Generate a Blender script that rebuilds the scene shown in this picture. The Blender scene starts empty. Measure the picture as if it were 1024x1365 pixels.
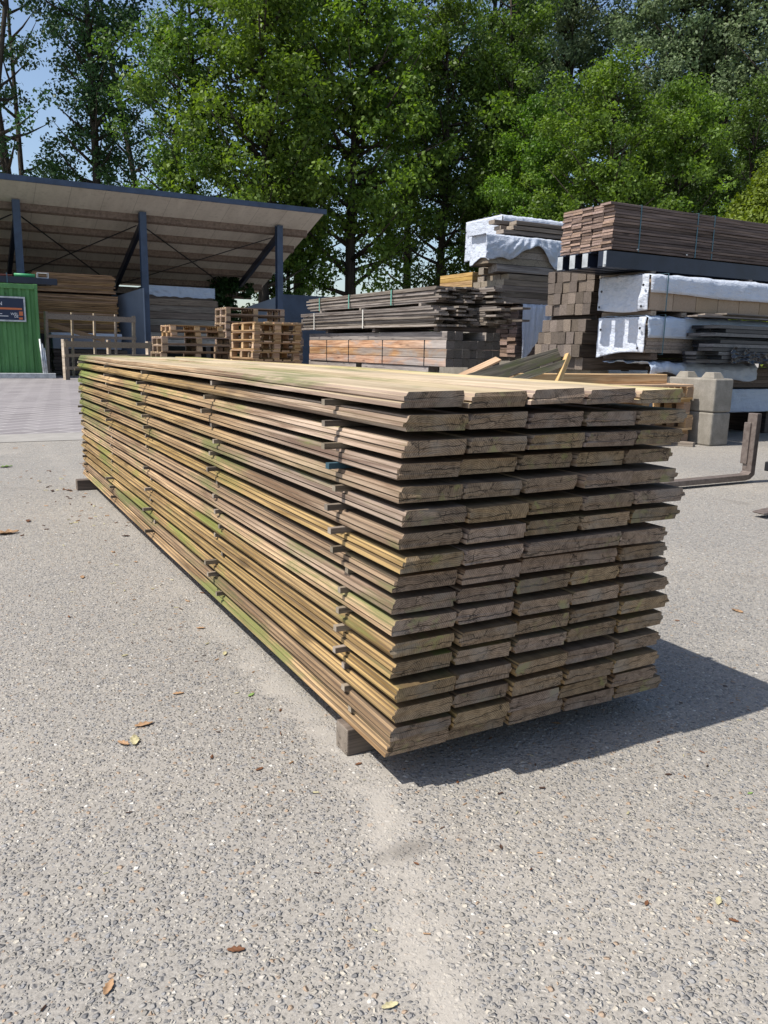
import bpy, math, random
import numpy as np
from mathutils import Vector, Matrix, Quaternion, noise
R = random.Random(7)
sc = bpy.context.scene
col = sc.collection
# ------------------------------------------------------------------ camera
CAM = Vector((-0.76085, -1.34956, 0.92597))
FX = 1057.62
CR = Vector((0.878192, -0.477858, 0.020748)); CU = Vector((0.077889, 0.185672, 0.979520)); CF = Vector((0.471924, 0.858591, -0.200275))
cd = bpy.data.cameras.new('camera'); co = bpy.data.objects.new('camera', cd); col.objects.link(co)
M = Matrix.Identity(4)
for i in range(3):
    M[i][0] = CR[i]; M[i][1] = CU[i]; M[i][2] = -CF[i]; M[i][3] = CAM[i]
co.matrix_world = M
cd.sensor_fit = 'VERTICAL'; cd.sensor_height = 36; cd.lens = FX * 36 / 1365
cd.clip_start = 0.05; cd.clip_end = 3000
sc.camera = co
def ray(px, py): return CF * FX + CR * (px - 512) - CU * (py - 682.5)
def onY(y, px, py):
    d = ray(px, py); return CAM + d * ((y - CAM.y) / d.y)
def onX(x, px, py):
    d = ray(px, py); return CAM + d * ((x - CAM.x) / d.x)
def onZ(z, px, py):
    d = ray(px, py); return CAM + d * ((z - CAM.z) / d.z)
# ------------------------------------------------------------------ helpers
class MB:
    def __init__(s): s.v = []; s.f = []
    def box(s, x0, x1, y0, y1, z0, z1):
        b = len(s.v)
        s.v += [(x0,y0,z0),(x1,y0,z0),(x1,y1,z0),(x0,y1,z0),(x0,y0,z1),(x1,y0,z1),(x1,y1,z1),(x0,y1,z1)]
        s.f += [tuple(b+i for i in q) for q in ((3,2,1,0),(4,5,6,7),(0,1,5,4),(1,2,6,5),(2,3,7,6),(3,0,4,7))]
        return s
    def rings(s, rs, cap=True, closed=True):
        b = len(s.v); n = len(rs[0])
        for r_ in rs: s.v += [tuple(p) for p in r_]
        for i in range(len(rs)-1):
            for j in range(n if closed else n-1):
                k = (j+1) % n
                s.f.append((b+i*n+j, b+i*n+k, b+(i+1)*n+k, b+(i+1)*n+j))
        if cap:
            s.f.append(tuple(b+j for j in range(n))[::-1]); s.f.append(tuple(b+(len(rs)-1)*n+j for j in range(n)))
        return s
    def tube(s, pts, r, n=6):
        rs = []; pts = [Vector(p) for p in pts]
        for i, p in enumerate(pts):
            t = (pts[min(i+1,len(pts)-1)] - pts[max(i-1,0)]).normalized()
            a = t.orthogonal().normalized() if abs(t.z) > .95 else t.cross(Vector((0,0,1))).normalized()
            c = t.cross(a); rr = r[i] if isinstance(r, (list,tuple)) else r
            rs.append([p + a*math.cos(6.28318*k/n)*rr + c*math.sin(6.28318*k/n)*rr for k in range(n)])
        return s.rings(rs)
    def bar(s, a, b, w, h, up=(0,0,1)):
        a = Vector(a); b = Vector(b); t = (b-a).normalized(); x = t.cross(Vector(up)).normalized(); z = x.cross(t)
        return s.rings([[p + x*(i*w/2) + z*(j*h/2) for i, j in ((-1,-1),(1,-1),(1,1),(-1,1))] for p in (a, b)])
    def grid(s, fn, nu, nv):
        b = len(s.v)
        for i in range(nu+1):
            for j in range(nv+1): s.v.append(tuple(fn(i/nu, j/nv)))
        for i in range(nu):
            for j in range(nv):
                k = b + i*(nv+1) + j
                s.f.append((k, k+1, k+nv+2, k+nv+1))
        return s
    def disc(s, c, nrm, r, th, n=10):
        nrm = Vector(nrm).normalized(); a = nrm.orthogonal().normalized(); d = nrm.cross(a); c = Vector(c)
        return s.rings([[c + nrm*h + a*math.cos(6.28318*k/n)*r + d*math.sin(6.28318*k/n)*r for k in range(n)] for h in (0, th)])
    def build(s, name, mat, parent=None, smooth=False, bevel=0, solid=0, at=None):
        me = bpy.data.meshes.new(name)
        o0 = Vector(at) if at is not None else Vector((0,0,0))
        me.from_pydata([tuple(Vector(p) - o0) for p in s.v], [], s.f); me.validate(); me.update()
        o = bpy.data.objects.new(name, me); col.objects.link(o); o.location = o0
        if mat: me.materials.append(mat)
        if smooth: me.shade_smooth()
        if parent: o.parent = parent
        if solid:
            m = o.modifiers.new('s', 'SOLIDIFY'); m.thickness = solid; m.offset = 0
        if bevel:
            m = o.modifiers.new('b', 'BEVEL'); m.width = bevel; m.segments = 2; m.limit_method = 'ANGLE'
        return o
def tag(o, label=None, cat=None, group=None, kind=None):
    if label: o['label'] = label
    if cat: o['category'] = cat
    if group: o['group'] = group
    if kind: o['kind'] = kind
    return o
def thing(name, label, cat, loc=(0,0,0), rz=0, group=None):
    o = bpy.data.objects.new(name, None); col.objects.link(o); o.location = loc; o.rotation_euler = (0,0,rz)
    o.empty_display_size = .1
    return tag(o, label, cat, group)
def copy_tree(o, parent=None):
    c = o.copy(); col.objects.link(c)
    if parent: c.parent = parent
    for ch in list(o.children): copy_tree(ch, c)
    return c
ORD = ['','first','second','third','fourth','fifth','sixth','seventh','eighth','ninth','tenth','eleventh','twelfth','thirteenth','fourteenth','fifteenth','sixteenth','seventeenth']
# ------------------------------------------------------------------ materials
def newmat(name):
    m = bpy.data.materials.new(name); m.use_nodes = True
    nt = m.node_tree; nt.nodes.clear()
    return m, nt
class NT:
    def __init__(s, nt): s.nt = nt
    def n(s, t, **k):
        x = s.nt.nodes.new('ShaderNode'+t)
        for a, v in k.items():
            if a.startswith('i_'):
                key = a[2:]; key = int(key) if key.isdigit() else key.replace('_',' ')
                x.inputs[key].default_value = v
            else: setattr(x, a, v)
        return x
    def l(s, a, b): s.nt.links.new(a, b)
    def put(s, sock, v):
        if hasattr(v, 'is_output'): s.l(v, sock)
        else: sock.default_value = v
    def math(s, op, a, b=0.0, c=None, clamp=False):
        x = s.n('Math', operation=op, use_clamp=clamp); s.put(x.inputs[0], a); s.put(x.inputs[1], b)
        if c is not None: s.put(x.inputs[2], c)
        return x.outputs[0]
    def mix(s, f, a, b, mode='MIX'):
        x = s.n('Mix', data_type='RGBA', blend_type=mode); s.put(x.inputs[0], f); s.put(x.inputs[6], a if hasattr(a,'is_output') else (*a,1) if len(a)==3 else a); s.put(x.inputs[7], b if hasattr(b,'is_output') else (*b,1) if len(b)==3 else b)
        return x.outputs[2]
    def ss(s, v, a, b, lo=0.0, hi=1.0):
        x = s.n('MapRange', interpolation_type='SMOOTHSTEP'); s.put(x.inputs[0], v)
        for i, k in enumerate((a, b, lo, hi)): x.inputs[i+1].default_value = k
        return x.outputs[0]
    def noise(s, vec, scale, detail=4, rough=.55, dist=0):
        x = s.n('TexNoise'); s.l(vec, x.inputs['Vector']); x.inputs['Scale'].default_value = scale
        x.inputs['Detail'].default_value = detail; x.inputs['Roughness'].default_value = rough; x.inputs['Distortion'].default_value = dist
        return x.outputs['Fac']
    def vor(s, vec, scale, feature='F1', rnd=1.0):
        x = s.n('TexVoronoi', feature=feature); s.l(vec, x.inputs['Vector']); x.inputs['Scale'].default_value = scale; x.inputs['Randomness'].default_value = rnd
        return x
    def ramp(s, f, stops):
        x = s.n('ValToRGB'); e = x.color_ramp.elements
        while len(e) < len(stops): e.new(.5)
        for k, (p, c) in zip(e, stops): k.position = p; k.color = (*c, 1)
        s.put(x.inputs[0], f); return x.outputs[0]
    def scale(s, vec, v):
        x = s.n('VectorMath', operation='MULTIPLY'); s.l(vec, x.inputs[0]); x.inputs[1].default_value = v; return x.outputs[0]
    def out(s, color, rough=.8, bump=None, bstr=.3, bdist=.01, spec=.3, metal=0, trans=None):
        p = s.n('BsdfPrincipled'); s.put(p.inputs['Base Color'], color if hasattr(color,'is_output') else (*color,1))
        s.put(p.inputs['Roughness'], rough); p.inputs['Specular IOR Level'].default_value = spec; s.put(p.inputs['Metallic'], metal)
        if bump is not None:
            b = s.n('Bump'); b.inputs['Strength'].default_value = bstr; b.inputs['Distance'].default_value = bdist; s.put(b.inputs['Height'], bump)
            s.l(b.outputs[0], p.inputs['Normal'])
        o = s.n('OutputMaterial')
        if trans:
            t = s.n('BsdfTranslucent'); s.put(t.inputs[0], trans[0]); mx = s.n('MixShader'); mx.inputs[0].default_value = trans[1]
            s.l(p.outputs[0], mx.inputs[1]); s.l(t.outputs[0], mx.inputs[2]); s.l(mx.outputs[0], o.inputs[0])
        else: s.l(p.outputs[0], o.inputs[0])
        return p
def wood(name, ca, cb, ea=(.10,.075,.05), eb=(.30,.24,.17), green=False, yard=False, vary=.25, blotch=(.55,1.1), rough=.8, crack=1.0, fade=0.0):
    """wood with the grain along the object's own Y: ca-cb side colours, ea-eb end-grain colours"""
    m, nt = newmat(name); g = NT(nt)
    tc = g.n('TexCoord'); oi = g.n('ObjectInfo')
    cmb = g.n('CombineXYZ'); g.l(oi.outputs['Random'], cmb.inputs[0]); g.l(oi.outputs['Random'], cmb.inputs[1])
    off = g.scale(cmb.outputs[0], (3.7, 23.0, 0)); va = g.n('VectorMath', operation='ADD'); g.l(tc.outputs['Object'], va.inputs[0]); g.l(off, va.inputs[1])
    P = va.outputs[0]
    gr = g.noise(g.scale(P, (38, 1.6, 38)), 1.0, 7, .62, .6)
    fine = g.noise(g.scale(P, (190, 3.0, 190)), 1.0, 4, .6)
    big = g.noise(g.scale(P, (9, 1.1, 9)), 1.0, 4, .6, .4)
    side = g.ramp(gr, [(.36, ca), (.58, cb)])
    side = g.mix(g.ss(fine, .42, .72, 0, .55), side, tuple(c*.45 for c in ca))
    side = g.mix(.8, side, g.ramp(big, [(.28, (blotch[0],)*3), (.7, (blotch[1],)*3)]), 'MULTIPLY')
    kv = g.vor(g.scale(P, (11, 2.4, 11)), 1.0); ksel = g.math('GREATER_THAN', g.n('SeparateColor').outputs[0], 2.0)
    sepk = g.n('SeparateColor'); g.l(kv.outputs['Color'], sepk.inputs[0])
    kn = g.math('MULTIPLY', g.ss(kv.outputs['Distance'], .06, .2, 1, 0), g.math('GREATER_THAN', sepk.outputs[0], .62))
    side = g.mix(g.math('MULTIPLY', kn, .75), side, tuple(c*.35 for c in ca))
    # end grain
    sx = g.n('SeparateXYZ'); g.l(P, sx.inputs[0])
    cx = g.n('CombineXYZ'); g.l(sx.outputs[0], cx.inputs[0]); g.l(sx.outputs[2], cx.inputs[1]); g.l(oi.outputs['Random'], cx.inputs[2])
    E = cx.outputs[0]
    wv = g.n('TexWave', wave_type='RINGS', rings_direction='SPHERICAL'); so_ = g.n('SeparateXYZ'); g.l(tc.outputs['Object'], so_.inputs[0]); rnd = oi.outputs['Random']
    r3 = g.math('FRACT', g.math('MULTIPLY', rnd, 41.7)); r4 = g.math('FRACT', g.math('MULTIPLY', rnd, 93.1))
    rc = g.n('CombineXYZ'); g.l(g.math('SUBTRACT', so_.outputs[0], g.math('MULTIPLY_ADD', r3, .12, .02)), rc.inputs[0]); g.l(g.math('ADD', so_.outputs[2], g.math('MULTIPLY_ADD', r4, .07, -.01)), rc.inputs[1])
    g.l(rc.outputs[0], wv.inputs['Vector'])
    wv.inputs['Scale'].default_value = 75; wv.inputs['Distortion'].default_value = 1.2; wv.inputs['Detail'].default_value = 2; wv.inputs['Detail Scale'].default_value = .4
    en = g.noise(E, 55, 6, .7, .3); en2 = g.noise(E, 420, 3, .7)
    eb_ = g.math('ADD', g.math('MULTIPLY', en, .62), g.math('ADD', g.math('MULTIPLY', wv.outputs[0], .15), g.math('MULTIPLY', en2, .34)))
    end = g.ramp(eb_, [(.34, ea), (.72, eb)])
    dn = g.n('TexNoise'); g.l(E, dn.inputs['Vector']); dn.inputs['Scale'].default_value = 30; dn.inputs['Detail'].default_value = 5
    mv = g.n('VectorMath', operation='MULTIPLY_ADD'); g.l(dn.outputs['Color'], mv.inputs[0]); mv.inputs[1].default_value = (.05,.05,.05); g.l(E, mv.inputs[2])
    ck = g.vor(g.scale(mv.outputs[0], (.75, 1.9, 3)), 13, 'DISTANCE_TO_EDGE')
    cm = g.math('MULTIPLY', g.ss(ck.outputs[0], .006, .022, 1, 0), g.ss(g.noise(E, 21, 2), .45, .56, 0, 1))
    if yard:
        lc = g.math('MULTIPLY_ADD', so_.outputs[0], g.math('MULTIPLY_ADD', r4, .10, -.02), g.math('MULTIPLY_ADD', r3, .012, .006))
        lc = g.math('ADD', lc, g.math('MULTIPLY_ADD', g.noise(E, 26, 4, .6), .016, -.008))
        dd = g.math('ABSOLUTE', g.math('SUBTRACT', so_.outputs[2], lc))
        cm = g.math('MAXIMUM', g.math('MULTIPLY', cm, .8), g.math('MULTIPLY', g.ss(dd, .0004, .0012, 1, 0), g.ss(g.noise(E, 9, 1), .38, .46)))
    cm = g.math('MULTIPLY', cm, crack)
    end = g.mix(g.math('MULTIPLY', cm, .9), end, (.012, .009, .006))
    if yard:
        lich = g.math('MULTIPLY', g.ss(g.noise(E, 22, 4, .6, .5), .53, .64, 0, .8), g.ss(g.noise(E, 7, 1), .5, .58))
        end = g.mix(lich, end, (.27,.245,.10))
        pal = g.ss(g.noise(E, 9, 3), .50, .68, 0, .5); end = g.mix(pal, end, (.27, .23, .18))
    nn = g.n('SeparateXYZ'); g.l(tc.outputs['Normal'], nn.inputs[0])
    isend = g.math('GREATER_THAN', g.math('ABSOLUTE', nn.outputs[1]), .72)
    geo = g.n('NewGeometry'); w = g.n('SeparateXYZ'); g.l(geo.outputs['Position'], w.inputs[0])
    if yard:
        # object colour: R weathered grey, G yellow, B algae
        oc = g.n('SeparateColor'); g.l(oi.outputs['Color'], oc.inputs[0])
        gf = g.math('MULTIPLY', g.ss(g.math('ADD', w.outputs[1], g.math('MULTIPLY', big, 1.5)), 1.0, 2.4, 1, .0), oc.outputs[0])
        grey = g.ramp(gr, [(.36, (.165,.105,.073)), (.58, (.45,.345,.26))])
        side = g.mix(gf, side, grey)
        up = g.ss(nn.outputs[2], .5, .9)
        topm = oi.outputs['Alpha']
        side = g.mix(g.math('MULTIPLY', up, g.math('SUBTRACT', .8, topm), clamp=True), side, (.085,.060,.036))  # covered planks' tops coloured dark: weathering and dirt plus painted-in shade of the layer above
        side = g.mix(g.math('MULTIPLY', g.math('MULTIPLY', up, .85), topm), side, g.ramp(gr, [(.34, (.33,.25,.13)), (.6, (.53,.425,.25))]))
        an = g.noise(g.scale(geo.outputs['Position'], (5, 1.3, 9)), 1.0, 5, .65, .3)
        a1 = g.math('MULTIPLY', g.ss(an, .50, .66, 0, .75), oc.outputs[2])
        far = g.math('MULTIPLY', g.ss(g.math('ADD', w.outputs[1], g.math('MULTIPLY', an, .9)), 3.95, 4.55, 0, .95), g.ss(w.outputs[2], .3, .6))
        a = g.math('MAXIMUM', a1, g.math('MULTIPLY', far, g.ss(an, .3, .5)))
        side = g.mix(a, side, g.mix(fine, (.085,.115,.022), (.19,.225,.055)))
    if fade:
        sy = g.n('SeparateXYZ'); g.l(tc.outputs['Object'], sy.inputs[0])
        fm = g.math('ADD', g.ss(sy.outputs[1], .2, 1.5, .5, 0), g.ss(g.noise(g.scale(P, (5,1.3,5)), 1.0, 4, .6, .5), .44, .62, 0, .8), clamp=True)
        side = g.mix(fm, side, g.ramp(gr, [(.3, (.20,.165,.145)), (.62, (.38,.33,.29))]))
    if green:
        an = g.noise(g.scale(P, (12, 2, 12)), 1.0, 4, .6)
        side = g.mix(g.ss(an, .42, .6, 0, .8), side, (.12,.13,.04))
    c = g.mix(isend, side, end)
    hs = g.n('HueSaturation'); g.l(c, hs.inputs['Color'])
    rv = g.n('MapRange'); g.l(oi.outputs['Random'], rv.inputs[0]); rv.inputs[3].default_value = 1 - vary; rv.inputs[4].default_value = 1 + vary
    g.l(rv.outputs[0], hs.inputs['Value'])
    r2 = g.math('FRACT', g.math('MULTIPLY', oi.outputs['Random'], 17.31))
    g.l(g.math('MULTIPLY_ADD', r2, .016, .489), hs.inputs['Hue']); g.l(g.math('MULTIPLY_ADD', r2, .25, .8), hs.inputs['Saturation'])
    h = g.mix(isend, g.n('RGB').outputs[0], g.n('RGB').outputs[0])
    hb = g.math('ADD', g.math('MULTIPLY', gr, .6), g.math('MULTIPLY', fine, .4))
    hend = g.math('SUBTRACT', g.math('ADD', g.math('MULTIPLY', en, .4), g.math('MULTIPLY', en2, .6)), g.math('MULTIPLY', cm, 1.6))
    hh = g.math('ADD', g.math('MULTIPLY', hb, g.math('SUBTRACT', 1.0, isend)), g.math('MULTIPLY', g.math('MULTIPLY', hend, .6), isend))
    g.out(hs.outputs[0], rough, hh, .55, .004, .25)
    return m
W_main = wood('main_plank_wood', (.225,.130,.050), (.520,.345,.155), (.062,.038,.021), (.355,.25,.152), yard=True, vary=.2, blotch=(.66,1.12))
W_stick = wood('stick_wood', (.13,.10,.07), (.26,.21,.15), (.16,.13,.095), (.34,.29,.22), vary=.35, crack=.4)
W_grey = wood('weathered_grey_wood', (.16,.125,.10), (.33,.285,.24), (.10,.08,.065), (.30,.26,.22), vary=.25)
W_deck = wood('brown_deck_wood', (.080,.056,.044), (.195,.142,.116), (.13,.085,.065), (.36,.25,.19), vary=.3, crack=.3)
W_dark = wood('dark_board_wood', (.045,.036,.032), (.12,.095,.08), (.04,.03,.025), (.16,.125,.10), vary=.3)
W_slate = wood('slate_board_wood', (.014,.016,.022), (.050,.054,.066), (.03,.03,.034), (.16,.155,.15), vary=.45, crack=.3, rough=.5)
W_beam = wood('orange_beam_wood', (.34,.15,.055), (.60,.36,.185), (.07,.06,.05), (.17,.15,.135), vary=.2, blotch=(.5,1.1), fade=1)
W_beamg = wood('grey_beam_wood', (.22,.185,.165), (.40,.35,.31), (.06,.052,.045), (.15,.135,.12), vary=.15)
W_tim = wood('square_timber_wood', (.085,.066,.053), (.165,.132,.107), (.075,.057,.045), (.21,.17,.137), vary=.38, crack=.35)
W_timd = wood('old_board_wood', (.15,.115,.085), (.28,.22,.165), (.16,.125,.09), (.37,.31,.24), vary=.22)
W_pal = wood('pallet_wood', (.27,.145,.06), (.47,.30,.145), (.28,.17,.08), (.56,.38,.20), vary=.28, crack=.4)
W_palo = wood('old_pallet_wood', (.17,.11,.075), (.32,.22,.14), (.25,.17,.10), (.46,.33,.20), vary=.28, crack=.4)
W_new = wood('new_pale_wood', (.50,.29,.125), (.70,.48,.255), (.20,.125,.07), (.38,.25,.14), vary=.12, crack=.3)
W_shed = wood('stored_brown_wood', (.22,.115,.045), (.44,.25,.10), (.20,.11,.05), (.45,.28,.14), vary=.2)
W_pale = wood('stored_pale_wood', (.30,.26,.21), (.52,.47,.40), (.3,.25,.2), (.5,.45,.38), vary=.3, crack=.3)
W_lean = wood('green_leaning_wood', (.10,.085,.05), (.24,.20,.13), (.10,.085,.06), (.25,.21,.15), green=True, vary=.25)
W_org = wood('golden_board_wood', (.36,.20,.05), (.60,.38,.11), (.4,.24,.08), (.62,.40,.14), vary=.12)
W_yel = wood('yellow_timber_wood', (.30,.215,.13), (.43,.33,.215), (.25,.18,.1), (.4,.3,.2), vary=.1, crack=0)
def simple(name, c, rough=.6, metal=0, nscale=0, namt=.3, bump=0, spec=.4, nc=None):
    m, nt = newmat(name); g = NT(nt)
    colr = c
    h = None
    if nscale:
        tc = g.n('TexCoord'); nz = g.noise(tc.outputs['Object'], nscale, 6, .65)
        colr = g.mix(g.ss(nz, .35, .72), c, nc or tuple(k*(1-namt) for k in c)); h = nz
    g.out(colr, rough, h if bump else None, bump or .2, .01, spec, metal)
    return m
M_steelblue = simple('blue_grey_painted_steel', (.050,.075,.125), .45, 0, 3, .35)
M_navy = simple('navy_painted_steel', (.018,.024,.042), .4, 0, 4, .4)
M_galv = simple('pale_steel', (.55,.57,.58), .45, .3, 8, .35)
M_roofu = simple('roof_underside_panel', (.30,.265,.215), .85, 0, 1.2, .22, 0)
M_roof = simple('roof_sheet', (.22,.22,.22), .7, 0, 2, .3)
M_purlin = simple('purlin_wood', (.21,.155,.12), .85, 0, 14, .5)
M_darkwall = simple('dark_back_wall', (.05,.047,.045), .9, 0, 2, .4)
M_strapb = simple('black_strap', (.015,.017,.02), .5)
M_strapt = simple('teal_strap', (.06,.13,.16), .5)
M_strapg = simple('green_strap', (.12,.32,.26), .5)
M_strapw = simple('white_strap', (.60,.58,.52), .6)
M_fork = simple('rusty_fork_steel', (.19,.155,.135), .45, .25, 30, .45, .1, .5, (.115,.088,.075))
M_black = simple('black_machinery_paint', (.012,.013,.016), .5, 0, 8, .3)
M_panel = simple('blue_grey_sheet', (.20,.235,.29), .6, 0, 2, .15)
M_sign = simple('sign_navy', (.018,.028,.06), .5)
M_white = simple('sign_white', (.75,.75,.75), .6)
M_orange = simple('sign_orange', (.55,.16,.06), .6)
M_paper = simple('label_paper', (.62,.64,.66), .6)
M_ink = simple('label_ink', (.05,.05,.06), .7)
M_teal = simple('teal_painted_end', (.03,.075,.10), .6)
M_greenpipe = simple('green_plastic', (.05,.30,.12), .5)
def concrete():
    m, nt = newmat('cast_concrete'); g = NT(nt); tc = g.n('TexCoord'); P = tc.outputs['Object']
    a = g.noise(P, 6, 6, .65); b = g.noise(P, 90, 3, .6)
    c = g.ramp(a, [(.3, (.185,.168,.14)), (.7, (.33,.305,.265))]); c = g.mix(g.ss(b, .4, .7, 0, .4), c, (.17,.15,.125))
    g.out(c, .9, b, .35, .004, .2); return m
M_conc = concrete()
def tarpmat(name, c1, c2):
    m, nt = newmat(name); g = NT(nt); tc = g.n('TexCoord'); P = tc.outputs['Object']
    a = g.noise(P, 5, 5, .6, .5); b = g.math('ADD', g.noise(g.scale(P, (1, 1, 2.2)), 9, 4, .6, 1.6), g.math('MULTIPLY', g.vor(g.scale(P, (1,1,1.6)), 5).outputs['Distance'], .8))
    c = g.mix(g.ss(a, .45, .75, 0, .6), c1, c2)
    g.out(c, .42, b, .55, .03, .45, 0, ((*c1, 1), .12)); return m
M_tarp = tarpmat('white_tarpaulin', (.60,.64,.72), (.47,.53,.64))
M_tarpb = tarpmat('blue_white_tarpaulin', (.50,.58,.70), (.36,.45,.60))
M_eye = simple('tarp_eyelet', (.02,.02,.025), .5)
def filmmat():
    m, nt = newmat('dark_wrapping_film'); g = NT(nt); tc = g.n('TexCoord'); P = tc.outputs['Object']
    b = g.noise(g.scale(P, (1,1,2.5)), 16, 6, .7, 1.5)
    p = g.out((.012,.014,.02), .25, None, spec=.5); return m
M_film = filmmat()
def leafmat(name, c1, c2, tr=.35, rough=.5):
    m, nt = newmat(name); g = NT(nt)
    at = g.n('Attribute', attribute_name='rnd'); oi = g.n('ObjectInfo'); tc = g.n('TexCoord')
    nz = g.noise(tc.outputs['Object'], .7, 3, .6)
    f = g.math('ADD', g.math('MULTIPLY', at.outputs['Fac'], .6), g.math('MULTIPLY', g.ss(nz, .3, .7), .5), clamp=True)
    c = g.mix(f, c1, c2)
    hs = g.n('HueSaturation'); g.l(c, hs.inputs['Color']); g.l(g.math('MULTIPLY_ADD', oi.outputs['Random'], .35, .82), hs.inputs['Value'])
    g.l(g.math('MULTIPLY_ADD', oi.outputs['Random'], .025, .49), hs.inputs['Hue'])
    hs2 = g.n('HueSaturation'); g.l(hs.outputs[0], hs2.inputs['Color']); hs2.inputs['Value'].default_value = 1.5; hs2.inputs['Saturation'].default_value = 1.15
    g.out(hs.outputs[0], rough, None, spec=.22, trans=(hs2.outputs[0], tr)); return m
L_poplar = leafmat('poplar_leaf', (.012,.035,.012), (.060,.115,.038), .28)
L_silver = leafmat('silver_poplar_leaf', (.040,.072,.034), (.215,.265,.135), .3)
L_oak = leafmat('oak_leaf', (.024,.058,.010), (.190,.285,.050), .38)
L_mid = leafmat('maple_leaf', (.018,.048,.010), (.135,.215,.042), .34)
L_thuja = leafmat('thuja_spray', (.085,.135,.018), (.215,.29,.045), .3)
L_ivy = leafmat('ivy_leaf', (.012,.035,.010), (.035,.075,.02), .2)
L_dead = leafmat('dead_spray', (.20,.08,.03), (.32,.16,.07), .2)
def barkmat():
    m, nt = newmat('tree_bark'); g = NT(nt); tc = g.n('TexCoord'); P = tc.outputs['Object']
    a = g.noise(g.scale(P, (14,14,2)), 1.0, 6, .7); c = g.ramp(a, [(.3, (.025,.021,.017)), (.7, (.085,.072,.058))])
    g.out(c, .95, a, .8, .05, .1); return m
M_bark = barkmat()
def groundmat():
    m, nt = newmat('exposed_aggregate_concrete'); g = NT(nt)
    geo = g.n('NewGeometry'); P = geo.outputs['Position']
    wd = g.n('TexNoise'); g.l(P, wd.inputs['Vector']); wd.inputs['Scale'].default_value = 60; wd.inputs['Detail'].default_value = 2
    mv = g.n('VectorMath', operation='MULTIPLY_ADD'); g.l(wd.outputs['Color'], mv.inputs[0]); mv.inputs[1].default_value = (.008,.008,0); g.l(P, mv.inputs[2])
    Q = g.scale(mv.outputs[0], (1,1,0))
    def pebble(scale, thr, vec, grow):
        v = g.vor(vec, scale); e = g.vor(vec, scale, 'DISTANCE_TO_EDGE'); sp = g.n('SeparateColor'); g.l(v.outputs['Color'], sp.inputs[0])
        keep = g.math('GREATER_THAN', sp.outputs[2], thr)
        x = g.math('SUBTRACT', e.outputs[0], g.math('MULTIPLY_ADD', sp.outputs[1], .10, grow))
        x = g.math('MINIMUM', x, g.math('SUBTRACT', .52, v.outputs['Distance']))
        msk = g.math('MULTIPLY', g.ss(x, .0, .05), keep)
        hgt = g.math('MULTIPLY', g.ss(x, -.02, .26), keep)
        colr = g.ramp(sp.outputs[0], [(0,(.13,.13,.133)),(.05,(.18,.177,.178)),(.20,(.245,.236,.225)),(.36,(.20,.188,.17)),(.50,(.285,.265,.232)),(.64,(.345,.325,.295)),(.76,(.225,.225,.23)),(.86,(.30,.22,.155)),(.91,(.40,.37,.315)),(.98,(.54,.52,.485))])
        colr.node.color_ramp.interpolation = 'CONSTANT'
        return msk, hgt, colr
    m1, h1, c1 = pebble(84, .16, Q, .012)
    q2 = g.n('VectorMath', operation='ADD'); g.l(Q, q2.inputs[0]); q2.inputs[1].default_value = (3.3, 7.1, 0)
    m2, h2, c2 = pebble(150, .12, q2.outputs[0], .01)
    dust = g.noise(P, 1.1, 5, .6); dust2 = g.noise(P, 6, 5, .65)
    sand = g.noise(P, 500, 3, .7); sandm = g.noise(P, 130, 3, .7)
    mort = g.ramp(sandm, [(.3,(.14,.13,.118)),(.7,(.275,.257,.232))]); mort = g.mix(g.ss(sand, .35, .75, 0, .4), mort, (.37,.35,.32))
    # dusty pale joint line running away from the camera along the slab edge
    w = g.n('SeparateXYZ'); g.l(P, w.inputs[0])
    # x of the line as a function of y: (-0.18,-.55) .. (0.0,-.02) .. (-.02,.3)
    lx = g.math('ADD', g.math('MULTIPLY', g.math('MINIMUM', w.outputs[1], 0.0), .33), -.015)
    dx = g.math('ABSOLUTE', g.math('ADD', g.math('SUBTRACT', w.outputs[0], lx), g.math('MULTIPLY_ADD', dust2, .22, -.11)))
    line = g.math('MULTIPLY', g.ss(dx, .01, .085, 1, 0), g.ss(w.outputs[1], .5, 1.6, 1, .25))
    cover = g.math('MAXIMUM', g.math('MULTIPLY', line, g.ss(dust2, .33, .58, .25, .95)), g.ss(g.math('ADD', g.math('MULTIPLY', dust, .6), g.math('MULTIPLY', dust2, .4)), .53, .72, 0, .6))
    c = g.mix(g.math('MULTIPLY', m2, .9), mort, c2); c = g.mix(g.math('MULTIPLY', m1, .92), c, c1)
    sm = g.math('MULTIPLY', g.ss(g.math('ADD', g.math('ABSOLUTE', g.math('ADD', w.outputs[0], .075)), g.math('MULTIPLY_ADD', dust2, .16, -.08)), .0, .09, 1, 0), g.ss(g.math('ABSOLUTE', g.math('ADD', w.outputs[1], .20)), .0, .045, 1, 0))
    dustc = g.mix(sand, (.22,.203,.18), (.375,.348,.312))
    dustc = g.mix(g.math('MULTIPLY', g.ss(g.noise(P, 190, 2), .64, .70), .6), dustc, (.10,.095,.09))
    c = g.mix(g.math('MULTIPLY', cover, .85), c, dustc)
    st = g.noise(P, 3.2, 4, .6, .6); c = g.mix(g.ss(st, .58, .74, 0, .3), c, (.13,.115,.10)); c = g.mix(g.math('MULTIPLY', sm, .5), c, (.07,.062,.055))
    c = g.mix(1.0, c, g.ramp(g.noise(P, .55, 3, .5), [(.3, (.9,.9,.9)), (.7, (1.12,1.09,1.04))]), 'MULTIPLY')
    hs = g.n('HueSaturation'); g.l(c, hs.inputs['Color']); hs.inputs['Value'].default_value = 1.14; hs.inputs['Saturation'].default_value = .95
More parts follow.
